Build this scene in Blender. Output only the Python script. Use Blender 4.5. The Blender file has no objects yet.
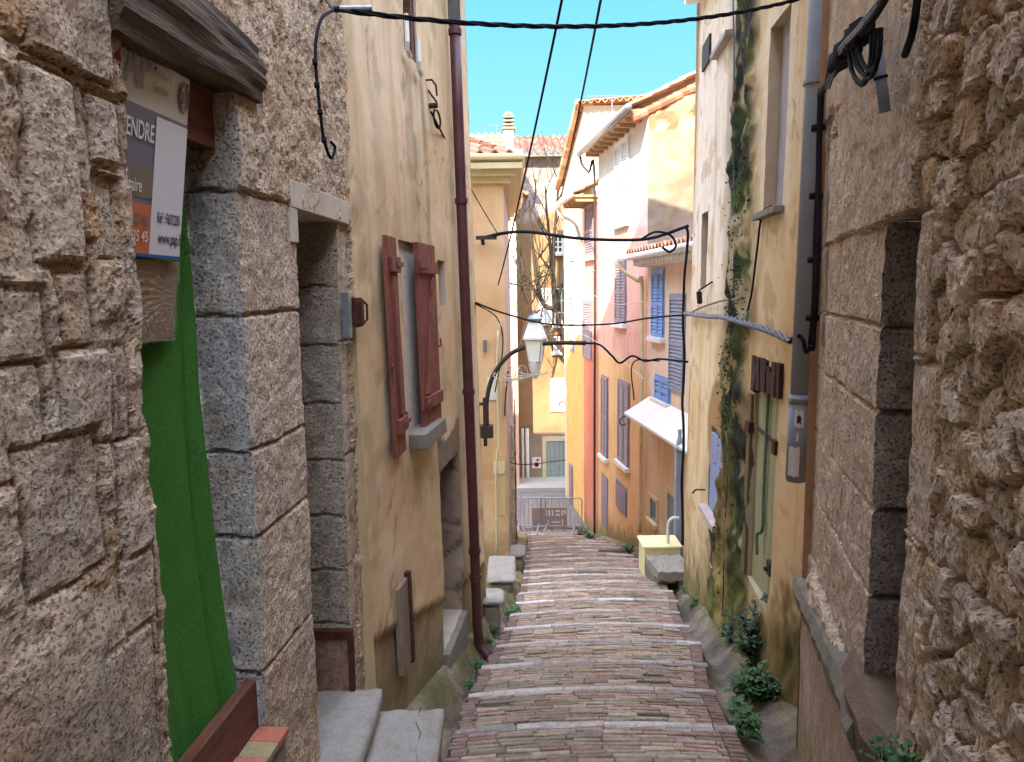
import bpy, math, random
import numpy as np
from mathutils import Vector, Matrix, noise as mnoise
R = math.radians
rng = random.Random(7)
C = bpy.context.scene.collection
EYE = 1.75; F = 700.0; PITCH = math.atan(89/700.0); ROLL = -0.015   # roll of the hand-held camera

# ---------------------------------------------------------------- camera
cam = bpy.data.cameras.new('camera'); camo = bpy.data.objects.new('camera', cam); C.objects.link(camo)
cam.sensor_width = 36.0; cam.lens = F/1024*36; cam.clip_start = 0.05; cam.clip_end = 3000
camo.matrix_world = Matrix.Translation((0,0,EYE)) @ Matrix.Rotation(math.pi/2-PITCH,4,'X') @ Matrix.Rotation(ROLL,4,'Z')
bpy.context.scene.camera = camo
CR = camo.matrix_world.to_3x3()
def ray(px, py): return CR @ Vector(((px-512)/F, (381-py)/F, -1.0))
def at(px, py, depth):                       # point seen there at a given distance down the alley
    r = ray(px, py); return Vector((0,0,EYE)) + r*(depth/r.y)
GY = 21.5; GZ = -0.27*GY
def G(y): return -0.27*y if y < GY else GZ
def at_z(px, py, z):
    r = ray(px, py); return Vector((0,0,EYE)) + r*((z-EYE)/r.z)

class Wall:
    """a facade plane; s runs along it (world y or x), h is height, o is outwards"""
    def __init__(self, a, b, batter=0.0, side=1, axis='y'):
        if axis == 'y':
            self.O = Vector((a - batter*EYE, 0, 0)); self.D = Vector((b,1,0)); self.U = Vector((batter,0,1))
        else:
            self.O = Vector((0,a,0)); self.D = Vector((1,b,0)); self.U = Vector((0,batter,1))
        n = self.D.cross(self.U).normalized()
        self.N = n*side
        self.M = Matrix((self.D, self.U, self.N)).transposed(); self.Mi = self.M.inverted()
    def P(self, s, h, o=0.0): return self.O + self.D*s + self.U*h + self.N*o
    def px(self, x, y, o=0.0):
        r = ray(x,y); c = Vector((0,0,EYE)); q = self.O + self.N*o
        t = (q-c).dot(self.N)/r.dot(self.N); p = c + r*t
        v = self.Mi @ (p-self.O); return v.x, v.y
    def rect(self, x0, y0, x1, y1):          # s0, s1, h0, h1
        a = self.px(x0,y0); b = self.px(x1,y1)
        return (min(a[0],b[0]), max(a[0],b[0]), min(a[1],b[1]), max(a[1],b[1]))

# ---------------------------------------------------------------- numpy noise
def _h(ix, iy, seed):
    a = (ix.astype(np.int64)*374761393 + iy.astype(np.int64)*668265263 + seed*974634777) & 0xFFFFFFFF
    a = ((a ^ (a >> 13))*1274126177) & 0xFFFFFFFF
    a = ((a ^ (a >> 16))*2246822519) & 0xFFFFFFFF
    a = a ^ (a >> 15)
    return a.astype(np.float64)/4294967295.0
def vn(x, y, seed=0):
    ix = np.floor(x); iy = np.floor(y); fx = x-ix; fy = y-iy
    fx = fx*fx*(3-2*fx); fy = fy*fy*(3-2*fy)
    a=_h(ix,iy,seed); b=_h(ix+1,iy,seed); c=_h(ix,iy+1,seed); d=_h(ix+1,iy+1,seed)
    return (a*(1-fx)+b*fx)*(1-fy)+(c*(1-fx)+d*fx)*fy
def fbm(x, y, o=4, seed=0):
    r = 0; amp = 0.5; t = 0
    for i in range(o):
        r = r+amp*vn(x,y,seed+i*17); t += amp; amp *= .5; x = x*2.03+5.1; y = y*2.03+1.7
    return r/t
def voro(x, y, seed=0, jit=.85):
    ix = np.floor(x); iy = np.floor(y)
    f1 = np.full(x.shape, 9.0); f2 = np.full(x.shape, 9.0); idv = np.zeros(x.shape); dx1=np.zeros(x.shape); dy1=np.zeros(x.shape)
    for i in (-1,0,1):
        for j in (-1,0,1):
            cx = ix+i; cy = iy+j
            qx = cx+.5+jit*(_h(cx,cy,seed)-.5); qy = cy+.5+jit*(_h(cx,cy,seed+1)-.5)
            dx = x-qx; dy = y-qy; d = np.sqrt(dx*dx+dy*dy); k = _h(cx,cy,seed+2)
            near = d < f1
            f2 = np.where(near, f1, np.minimum(f2,d))
            f1 = np.where(near, d, f1); idv = np.where(near, k, idv)
            dx1 = np.where(near, dx, dx1); dy1 = np.where(near, dy, dy1)
    return f1, f2, idv, dx1, dy1
def ss(a, b, x):
    t = np.clip((x-a)/(b-a),0,1); return t*t*(3-2*t)
def lin(c):
    if isinstance(c, str): c = [int(c[i:i+2],16)/255 for i in (0,2,4)]
    return tuple((v/12.92 if v <= .04045 else ((v+.055)/1.055)**2.4) for v in c)
def mix(a, b, t):
    t = t[...,None] if isinstance(t, np.ndarray) else t
    return a*(1-t)+b*t
def pal(idv, cols):
    cols = np.array([lin(c) for c in cols]); i = np.minimum((idv*len(cols)).astype(int), len(cols)-1)
    return cols[i]
A = lambda c: np.array(lin(c))

# ---------------------------------------------------------------- materials
def mat(name, c1='808080', c2=None, scale=6.0, rough=.85, bump=.3, bscale=40.0, attr=False, fine=.25, spec=.3, metal=0.0, stretch=(1,1,1), dist=.01, pits=0.0, alpha=None, emit=None):
    m = bpy.data.materials.new(name); m.use_nodes = True; nt = m.node_tree; N = nt.nodes; L = nt.links
    b = N['Principled BSDF']; b.inputs['Roughness'].default_value = rough
    b.inputs['Specular IOR Level'].default_value = spec; b.inputs['Metallic'].default_value = metal
    g = N.new('ShaderNodeNewGeometry'); mp = N.new('ShaderNodeMapping'); mp.inputs['Scale'].default_value = stretch
    L.new(g.outputs['Position'], mp.inputs['Vector'])
    n1 = N.new('ShaderNodeTexNoise'); n1.inputs['Scale'].default_value = scale; n1.inputs['Detail'].default_value = 6; n1.inputs['Roughness'].default_value = .65
    L.new(mp.outputs[0], n1.inputs['Vector'])
    n2 = N.new('ShaderNodeTexNoise'); n2.inputs['Scale'].default_value = bscale; n2.inputs['Detail'].default_value = 5; n2.inputs['Roughness'].default_value = .7
    L.new(mp.outputs[0], n2.inputs['Vector'])
    if attr:
        src = N.new('ShaderNodeVertexColor'); src.layer_name = 'Col'; base = src.outputs['Color']
    else:
        r = N.new('ShaderNodeMix'); r.data_type = 'RGBA'
        cr = N.new('ShaderNodeMapRange'); cr.inputs['From Min'].default_value = .35; cr.inputs['From Max'].default_value = .65
        L.new(n1.outputs['Fac'], cr.inputs['Value']); L.new(cr.outputs[0], r.inputs[0])
        r.inputs[6].default_value = (*lin(c1),1); r.inputs[7].default_value = (*lin(c2 or c1),1); base = r.outputs[2]
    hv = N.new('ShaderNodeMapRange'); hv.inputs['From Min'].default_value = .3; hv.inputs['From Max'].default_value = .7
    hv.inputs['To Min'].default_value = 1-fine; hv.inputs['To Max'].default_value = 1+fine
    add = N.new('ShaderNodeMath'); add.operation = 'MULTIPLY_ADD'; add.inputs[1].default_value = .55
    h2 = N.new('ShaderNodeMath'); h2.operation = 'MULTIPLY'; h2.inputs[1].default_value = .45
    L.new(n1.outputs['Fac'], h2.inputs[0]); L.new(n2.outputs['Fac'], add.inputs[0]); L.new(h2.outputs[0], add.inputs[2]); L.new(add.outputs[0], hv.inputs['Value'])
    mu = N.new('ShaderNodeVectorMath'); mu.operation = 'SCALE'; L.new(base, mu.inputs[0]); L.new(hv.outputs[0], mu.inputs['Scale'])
    last = mu.outputs[0]
    hgt = n2.outputs['Fac']
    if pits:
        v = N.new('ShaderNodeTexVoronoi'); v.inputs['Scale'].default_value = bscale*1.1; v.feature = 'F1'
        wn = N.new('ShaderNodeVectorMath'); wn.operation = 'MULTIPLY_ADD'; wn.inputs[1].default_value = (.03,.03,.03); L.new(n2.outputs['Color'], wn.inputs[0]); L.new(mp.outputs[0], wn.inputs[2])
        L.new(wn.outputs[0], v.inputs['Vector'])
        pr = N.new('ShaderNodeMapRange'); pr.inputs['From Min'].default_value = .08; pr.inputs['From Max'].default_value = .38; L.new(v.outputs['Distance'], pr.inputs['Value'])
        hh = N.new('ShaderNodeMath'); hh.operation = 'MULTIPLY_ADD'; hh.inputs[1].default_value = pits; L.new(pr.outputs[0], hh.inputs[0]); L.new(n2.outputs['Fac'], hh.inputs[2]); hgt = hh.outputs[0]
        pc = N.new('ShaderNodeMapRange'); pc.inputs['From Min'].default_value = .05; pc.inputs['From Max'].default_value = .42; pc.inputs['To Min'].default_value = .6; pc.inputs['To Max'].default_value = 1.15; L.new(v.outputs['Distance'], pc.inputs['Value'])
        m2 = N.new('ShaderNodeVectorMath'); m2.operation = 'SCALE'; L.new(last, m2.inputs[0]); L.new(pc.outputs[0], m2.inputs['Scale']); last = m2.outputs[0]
    L.new(last, b.inputs['Base Color'])
    if bump:
        bp = N.new('ShaderNodeBump'); bp.inputs['Strength'].default_value = bump; bp.inputs['Distance'].default_value = dist
        L.new(hgt, bp.inputs['Height']); L.new(bp.outputs[0], b.inputs['Normal'])
    if alpha is not None: b.inputs['Alpha'].default_value = alpha
    return m
M = {}
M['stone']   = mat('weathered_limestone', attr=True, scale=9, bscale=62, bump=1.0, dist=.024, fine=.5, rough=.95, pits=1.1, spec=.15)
M['plaster'] = mat('lime_plaster', attr=True, scale=5, bscale=55, bump=.45, dist=.006, fine=.13, rough=.93, spec=.15)
M['farwall'] = mat('far_plaster', attr=True, scale=2.5, bscale=22, bump=.4, dist=.01, fine=.12, rough=.93, spec=.15)
M['ground']  = mat('gutter_ground', attr=True, scale=7, bscale=45, bump=1.0, dist=.03, fine=.6, rough=.85, spec=.3)
M['brick']   = mat('paving_brick', attr=True, scale=14, bscale=80, bump=1.0, dist=.012, fine=.6, rough=.78, spec=.35)
M['oldwood'] = mat('old_beam_wood', '6e5842','3a2e24', scale=9, bscale=26, bump=1.0, dist=.02, stretch=(2.2,.28,2.6), fine=.4, rough=.9)
M['redwood'] = mat('red_brown_wood', '7a4a38','54301f', scale=8, bscale=40, bump=.5, dist=.006, stretch=(3,.4,3), fine=.25)
M['redpaint']= mat('weathered_red_paint', '93513f','5c3129', scale=14, bscale=60, bump=.5, dist=.005, stretch=(2,2,.35), fine=.35, rough=.75)
M['pipe_red']= mat('brown_pipe', '5a2d2c','40201f', scale=5, bscale=40, bump=.2, fine=.15, rough=.5, spec=.4)
M['pipe_grey']=mat('blue_grey_pipe', '94a0b0','828e9e', scale=3, bscale=60, bump=.08, fine=.14, rough=.65, spec=.25)
M['cable']   = mat('black_cable', '15151a','22222a', scale=20, bscale=90, bump=.2, fine=.2, rough=.8, spec=.1)
M['cable_grey']=mat('grey_cable', '6d7078','3c3e46', scale=25, bscale=90, bump=.3, fine=.3, rough=.5)
M['cable_lt']= mat('pale_cable', 'c9c6bd','a09c92', scale=20, bscale=90, bump=.2, fine=.2, rough=.6)
M['galv']    = mat('galvanised_steel', '9a9fa3','7c8084', scale=18, bscale=80, bump=.15, fine=.2, rough=.4, metal=.7)
M['rust']    = mat('rusty_iron', '5b2f1c','341c14', scale=25, bscale=90, bump=.5, fine=.35, rough=.9)
M['iron']    = mat('dark_iron', '2c2622','3a2f28', scale=15, bscale=70, bump=.3, fine=.25, rough=.65)
M['slate']   = mat('worn_grey_slab', 'a39c90','827a6d', scale=9, bscale=70, bump=.8, dist=.01, fine=.4, rough=.85)
M['concrete']= mat('old_concrete', '8b8375','6d6758', scale=5, bscale=50, bump=.8, dist=.01, fine=.3)
M['white']   = mat('white_paint', 'dedcd4','cfccc2', scale=5, bscale=60, bump=.15, fine=.06, rough=.6)
M['cream']   = mat('cream_paint', 'd8c7a0','c7b48b', scale=5, bscale=60, bump=.15, fine=.08, rough=.7)
M['tile']    = mat('roof_terracotta', attr=True, scale=9, bscale=60, bump=.5, dist=.008, fine=.3, rough=.9)
M['blueshut']= mat('blue_shutter', '6597cc','5488bd', scale=9, bscale=60, bump=.2, fine=.12, rough=.6)
M['greyshut']= mat('grey_blue_shutter', '8492a2','73808f', scale=9, bscale=60, bump=.2, fine=.12, rough=.6)
M['mauveshut']=mat('mauve_grey_shutter', '8c7f84','786c72', scale=9, bscale=60, bump=.2, fine=.12, rough=.6)
M['whiteshut']=mat('white_shutter', 'd9dcda','c8ccca', scale=9, bscale=60, bump=.2, fine=.06, rough=.6)
M['lilacshut']=mat('lilac_blue_shutter', '8794b4','74819f', scale=9, bscale=60, bump=.3, fine=.15, rough=.6, stretch=(2,2,.4))
M['dark']    = mat('dark_interior', '1a1614','241e1a', scale=9, bscale=40, bump=.1, fine=.1)
M['glass']   = mat('window_glass', '2b3238','39424a', scale=2, bscale=20, bump=0, fine=.1, rough=.08, spec=.8)
M['lilacfill']=mat('lilac_render', 'a79f9f','8e8688', scale=4, bscale=50, bump=.4, fine=.2)
M['doorpale']= mat('pale_green_boards', 'aaa47c','8c8a66', scale=7, bscale=60, bump=.4, dist=.005, stretch=(3,3,.3), fine=.22, rough=.8)
M['card']    = mat('brown_cardboard', 'a07a50','86643f', scale=7, bscale=60, bump=.2, fine=.1)
M['film']    = mat('clear_wrapping_film', 'd9cdb8','b39d7c', scale=12, bscale=30, bump=.9, dist=.02, fine=.1, rough=.12, spec=1.0, alpha=.28)
M['bark']    = mat('tree_bark', '453e38','2e2a27', scale=12, bscale=60, bump=.6, dist=.01, fine=.3)
M['leaf']    = mat('weed_leaf', '3d6a34','2a4c24', scale=9, bscale=50, bump=.2, fine=.3, rough=.55, spec=.3)
M['leaf2']   = mat('dark_weed_leaf', '35573a','26422c', scale=9, bscale=50, bump=.2, fine=.3, rough=.55, spec=.3)
M['ivy']     = mat('ivy_and_moss', '3d4d22','252c16', scale=12, bscale=70, bump=.6, fine=.4)
M['lampglass']=mat('milky_lamp_glass', 'f0f0e8','e4e4da', scale=5, bscale=40, bump=.1, fine=.08, rough=.3)
M['yellowbox']=mat('pale_yellow_plastic', 'f6f0b8','ece4a4', scale=5, bscale=40, bump=.1, fine=.06, rough=.5)
def flat(name, c, rough=.5): return mat(name, c, c, bump=0, fine=.03, rough=rough)
M['s_cream']=mat('sign_cream','c8c2b2','beb7a8',scale=3,bump=.05,fine=.05,rough=.35); M['s_purple']=mat('sign_mauve','77707c','6b6470',scale=2,bump=.05,fine=.06,rough=.35)
M['s_brown']=mat('sign_taupe','6f655c','7a6b5a',scale=2,bump=.05,fine=.06,rough=.35)
M['s_orange']=flat('sign_orange','c96a3e',.35); M['s_white']=flat('sign_white','d3d2cf',.35); M['s_blue']=flat('sign_blue_edge','2d4f8e',.4)
M['ink']=flat('black_ink','26262c',.5); M['ink_mauve']=flat('mauve_ink','8b8699',.5); M['ink_grey']=flat('grey_ink','6d6a70',.5); M['ink_white']=flat('white_ink','d8d4cc',.5)
M['ink_green']=flat('green_ink','5d8a83',.6); M['ink_red']=flat('red_ink','b03030',.6); M['enamel']=flat('enamel_white','d9d4ca',.5)

def grass_material():
    m = mat('artificial_grass', '5fae50','478a3a', scale=5, bscale=190, bump=1.0, dist=.02, fine=.75, rough=.9, spec=.1); return m
M['turf'] = grass_material()

# ---------------------------------------------------------------- mesh builder
class MB:
    def __init__(self): self.v=[]; self.f=[]; self.c=[]; self.col=(1,1,1)
    def add(self, vs, fs, cols=None):
        n=len(self.v); self.v += [tuple(v) for v in vs]; self.f += [tuple(i+n for i in f) for f in fs]
        self.c += list(cols) if cols is not None else [self.col]*len(vs)
    def box(self, P, s0,s1,h0,h1,o0,o1, j=0.0):
        vs=[P(s,h,o) for s in (s0,s1) for h in (h0,h1) for o in (o0,o1)]
        if j: vs=[Vector(v)+Vector((rng.uniform(-j,j),rng.uniform(-j,j),rng.uniform(-j,j))) for v in vs]
        self.add(vs,[(0,1,3,2),(4,6,7,5),(0,4,5,1),(2,3,7,6),(0,2,6,4),(1,5,7,3)])
    def rough(self, x0,x1,y0,y1,z0,z1, amp=.008, res=.06, rnd=.02, seed=0):
        nx,ny,nz=[max(3,int(round(d/res))) for d in (x1-x0,y1-y0,z1-z0)]; idx={}; vs=[]; fs=[]
        def V(i,j,k):
            if (i,j,k) in idx: return idx[(i,j,k)]
            x=x0+(x1-x0)*i/nx; y=y0+(y1-y0)*j/ny; z=z0+(z1-z0)*k/nz; p=Vector((x,y,z)); q=Vector(p)
            nb=(i in (0,nx))+(j in (0,ny))+(k in (0,nz))
            if nb>=2:
                c=Vector(((x0+x1)/2,(y0+y1)/2,(z0+z1)/2)); d=Vector(((-1 if i==nx else 1) if i in (0,nx) else 0,(-1 if j==ny else 1) if j in (0,ny) else 0,(-1 if k==nz else 1) if k in (0,nz) else 0)); q+=d*rnd*(.35+.9*mnoise.noise(p*9+Vector((seed,0,0)))**2*3)
            q+=mnoise.noise_vector(p*7+Vector((seed,3,1)))*amp+mnoise.noise_vector(p*23)*amp*.5
            idx[(i,j,k)]=len(vs); vs.append(q); return idx[(i,j,k)]
        for i in range(nx):
            for j in range(ny):
                for k in (0,nz): f=(V(i,j,k),V(i+1,j,k),V(i+1,j+1,k),V(i,j+1,k)); fs.append(f if k else f[::-1])
        for i in range(nx):
            for k in range(nz):
                for j in (0,ny): f=(V(i,j,k),V(i+1,j,k),V(i+1,j,k+1),V(i,j,k+1)); fs.append(f if j==0 else f[::-1])
        for j in range(ny):
            for k in range(nz):
                for i in (0,nx): f=(V(i,j,k),V(i,j+1,k),V(i,j+1,k+1),V(i,j,k+1)); fs.append(f if i else f[::-1])
        self.add(vs,fs)
    def tube(self, pts, r, n=8, caps=True):
        pts=[Vector(p) for p in pts]; k=len(pts); rs = r if isinstance(r,(list,tuple)) else [r]*k
        up=None; vs=[]
        for i,p in enumerate(pts):
            t=(pts[min(i+1,k-1)]-pts[max(i-1,0)]).normalized()
            if up is None:
                up = Vector((0,0,1)) if abs(t.z)<.9 else Vector((1,0,0))
            a=(up - t*up.dot(t)).normalized(); b=t.cross(a); up=a
            for q in range(n):
                w=2*math.pi*q/n; vs.append(p+(a*math.cos(w)+b*math.sin(w))*rs[i])
        fs=[(i*n+q,i*n+(q+1)%n,(i+1)*n+(q+1)%n,(i+1)*n+q) for i in range(k-1) for q in range(n)]
        if caps: fs += [tuple(range(n))[::-1], tuple(range((k-1)*n,k*n))]
        self.add(vs,fs)
    def lathe(self, c, prof, n=16, ax=None):
        c=Vector(c); vs=[]
        for r,z in prof:
            for q in range(n):
                w=2*math.pi*q/n; vs.append(c+Vector((r*math.cos(w),r*math.sin(w),z)))
        k=len(prof); fs=[(i*n+q,i*n+(q+1)%n,(i+1)*n+(q+1)%n,(i+1)*n+q) for i in range(k-1) for q in range(n)]
        fs += [tuple(range(n))[::-1], tuple(range((k-1)*n,k*n))]
        self.add(vs,fs)
    def build(self, name, m, parent=None, smooth=False, bevel=0.0, kind=None):
        base = parent_world(parent)
        me = bpy.data.meshes.new(name)
        me.from_pydata([(x-base.x,y-base.y,z-base.z) for x,y,z in self.v],[],self.f); me.update()
        ca = me.color_attributes.new('Col','FLOAT_COLOR','POINT')
        arr = np.ones((len(self.v),4)); arr[:,:3] = np.array(self.c).reshape(-1,3); ca.data.foreach_set('color', arr.ravel())
        o = bpy.data.objects.new(name, me); C.objects.link(o); me.materials.append(m)
        if smooth: me.polygons.foreach_set('use_smooth',[True]*len(me.polygons))
        if parent is not None: o.parent = parent
        if bevel:
            md=o.modifiers.new('bevel','BEVEL'); md.width=bevel; md.segments=2; md.limit_method='ANGLE'
        if kind: o['kind']=kind
        return o
def build_split(mb, name, m, parent=None, smooth=False, bevel=0.0):
    par=list(range(len(mb.v)))
    def fd(a):
        while par[a]!=a: par[a]=par[par[a]]; a=par[a]
        return a
    for f in mb.f:
        for i in f[1:]: par[fd(f[0])]=fd(i)
    comp={}
    for f in mb.f: comp.setdefault(fd(f[0]),[]).append(f)
    out=[]
    for fs in comp.values():
        ids=sorted({i for f in fs for i in f}); mp={i:k for k,i in enumerate(ids)}; q=MB(); q.add([mb.v[i] for i in ids],[tuple(mp[i] for i in f) for f in fs],[mb.c[i] for i in ids]); out.append(q.build(name,m,parent,smooth,bevel))
    return out
BASE = {}
def parent_world(p):
    if p is None: return Vector((0,0,0))
    if p.parent is not None: return parent_world(p.parent)
    return p.location
def thing(name, label, cat, loc, group=None):
    o=bpy.data.objects.new(name,None); C.objects.link(o); o.location=Vector(loc); o['label']=label; o['category']=cat; o.empty_display_size=.2
    if group: o['group']=group
    return o
def tag(o,label,cat,group=None):
    o['label']=label; o['category']=cat
    if group: o['group']=group
    return o
def WP(x,y,z): return Vector((x,y,z))

# wall sheet: grid with real openings, reveals and relief
def sheet(W, s0,s1,h0,h1, res, disp, col, holes=(), depth=.3, extra=(), mb=None, hz=None, revcol=None, revdisp=.006):
    S=[s0,s1]; H=[h0,h1]
    for q in holes: S += [q[0],q[1]]; H += [q[2],q[3]]
    S += [e for e in extra]
    def dens(L,a,b):
        L=sorted(set(round(v,5) for v in L if a-1e-6<=v<=b+1e-6)); out=[]
        for u,v in zip(L[:-1],L[1:]):
            n=max(1,int(math.ceil((v-u)/res))); out += [u+(v-u)*i/n for i in range(n)]
        return np.array(out+[L[-1]])
    S=dens(S,s0,s1); H=dens(H,h0,h1)
    SS,HH=np.meshgrid(S,H,indexing='ij')
    D=disp(SS,HH) if disp is not None else np.zeros(SS.shape)
    Cc=col(SS,HH)
    ns,nh=SS.shape
    O=np.array(W.O);Dv=np.array(W.D);U=np.array(W.U);Nn=np.array(W.N)
    if hz is not None:                        # sloping top edge
        top=hz(SS); HH=np.minimum(HH,top)
    P=O+SS[...,None]*Dv+HH[...,None]*U+D[...,None]*Nn
    sc=(S[:-1]+S[1:])/2; hc=(H[:-1]+H[1:])/2
    keep=np.ones((ns-1,nh-1),bool)
    for q in holes:
        keep &= ~(((sc>q[0])&(sc<q[1]))[:,None] & ((hc>q[2])&(hc<q[3]))[None,:])
    I=np.arange(ns*nh).reshape(ns,nh)
    a=I[:-1,:-1][keep];b=I[1:,:-1][keep];c=I[1:,1:][keep];d=I[:-1,1:][keep]
    mb = mb or MB()
    fs=np.stack([a,b,c,d],1)
    mb.add(P.reshape(-1,3).tolist(), fs.tolist(), Cc.reshape(-1,3).tolist())
    # reveals
    for q in holes:
        dp = q[4] if len(q)>4 else depth
        nd=max(2,int(dp/ (res*1.2))+1)
        ds=np.linspace(0,1,nd)
        for (fix,val,rr) in (('s',q[0],(q[2],q[3])),('s',q[1],(q[2],q[3])),('h',q[2],(q[0],q[1])),('h',q[3],(q[0],q[1]))):
            if fix=='s':
                i=int(np.argmin(abs(S-val))); js=np.where((H>=rr[0]-1e-5)&(H<=rr[1]+1e-5))[0]; idx=[(i,j) for j in js]
                sgn=Vector(W.D).normalized()*(1 if val==q[0] else -1)
            else:
                j=int(np.argmin(abs(H-val))); iis=np.where((S>=rr[0]-1e-5)&(S<=rr[1]+1e-5))[0]; idx=[(i,j) for i in iis]
                sgn=Vector(W.U).normalized()*(1 if val==q[2] else -1)
            if len(idx)<2: continue
            ii=np.array([k[0] for k in idx]); jj=np.array([k[1] for k in idx])
            p0=P[ii,jj]; d0=D[ii,jj]
            tt=(HH[ii,jj] if fix=='s' else SS[ii,jj])
            T,DD=np.meshgrid(tt,ds,indexing='ij')
            nz=(fbm(T*14+val*7,DD*dp*14+3,3,5)-.5)*revdisp*2*np.minimum(1,DD*4)
            jd=np.zeros(T.shape)
            cc=np.repeat(Cc[ii,jj][:,None,:],nd,1)
            if revcol is not None:
                rc,jd=revcol(T,DD*dp,fix,val); cc=rc
            Q=p0[:,None,:]-Nn*((DD*(dp+d0[:,None]))[...,None])+np.array(sgn)*((nz-jd*np.minimum(1,DD*6+.2))[...,None])
            k=len(idx); J=np.arange(k*nd).reshape(k,nd)
            mb.add(Q.reshape(-1,3).tolist(), np.stack([J[:-1,:-1].ravel(),J[1:,:-1].ravel(),J[1:,1:].ravel(),J[:-1,1:].ravel()],1).tolist(), cc.reshape(-1,3).tolist())
    return mb
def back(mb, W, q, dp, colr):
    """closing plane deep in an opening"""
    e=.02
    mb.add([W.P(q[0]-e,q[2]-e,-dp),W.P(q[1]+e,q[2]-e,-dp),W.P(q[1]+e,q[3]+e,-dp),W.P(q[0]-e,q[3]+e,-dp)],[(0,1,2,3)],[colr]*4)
def text_mesh(txt, size, W, s, h, o, m, parent, sx=1.0, name='lettering', align='LEFT', flip=1):
    cu=bpy.data.curves.new('t','FONT'); cu.body=txt; cu.size=size; cu.align_x=align; cu.offset=size*.012
    ob=bpy.data.objects.new('t',cu); C.objects.link(ob)
    dg=bpy.context.evaluated_depsgraph_get(); me=bpy.data.meshes.new_from_object(ob.evaluated_get(dg)); bpy.data.objects.remove(ob)
    mb=MB(); mb.add([W.P(s+v.co.x*sx*flip,h+v.co.y,o) for v in me.vertices],[tuple(p.vertices) for p in me.polygons])
    return mb.build(name,m,parent)
def curve(pts, n=8):
    """smooth path through points"""
    pts=[Vector(p) for p in pts]; out=[]
    P=[pts[0]*2-pts[1]]+pts+[pts[-1]*2-pts[-2]]
    for i in range(1,len(P)-2):
        for k in range(n):
            t=k/n; a,b,c,d=P[i-1],P[i],P[i+1],P[i+2]
            out.append(.5*((2*b)+(c-a)*t+(2*a-5*b+4*c-d)*t*t+(3*b-a-3*c+d)*t**3))
    out.append(pts[-1]); return out
# ================================================================ SETTING
sky_el, sky_az = R(43), R(-160)          # set again below
# --- terrain and street
LE=[(-2,-1.0),(2,-.55),(4.05,-.415),(4.9,-.38),(5.8,-.31),(6.5,-.2),(8,-.07),(10.7,.12),(13,.2),(17.1,.35),(21,.4)]
RE=[(-2,1.0),(2,1.12),(3.88,1.38),(5.2,1.54),(6.5,1.82),(8.1,1.99),(9.3,2.24),(12.2,2.48),(16.4,2.5),(17.5,2.3),(20.8,2.05),(21,2.0)]
def ile(y): return np.interp(y,[p[0] for p in LE],[p[1] for p in LE])
def ire(y): return np.interp(y,[p[0] for p in RE],[p[1] for p in RE])
def crown(x,y):
    a,b=ile(y),ire(y); u=(x-a)/(b-a)*2-1
    return .045*(1-u*u)
STEP=.765; S0=4.33
def tread(y):                      # stepped ramp: flatter treads, a small drop after each nosing
    k=np.floor((y-S0)/STEP); f=(y-S0)/STEP-k
    return np.where(y<GY-.8, .050*(f-.5)*1.0, 0)
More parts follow.
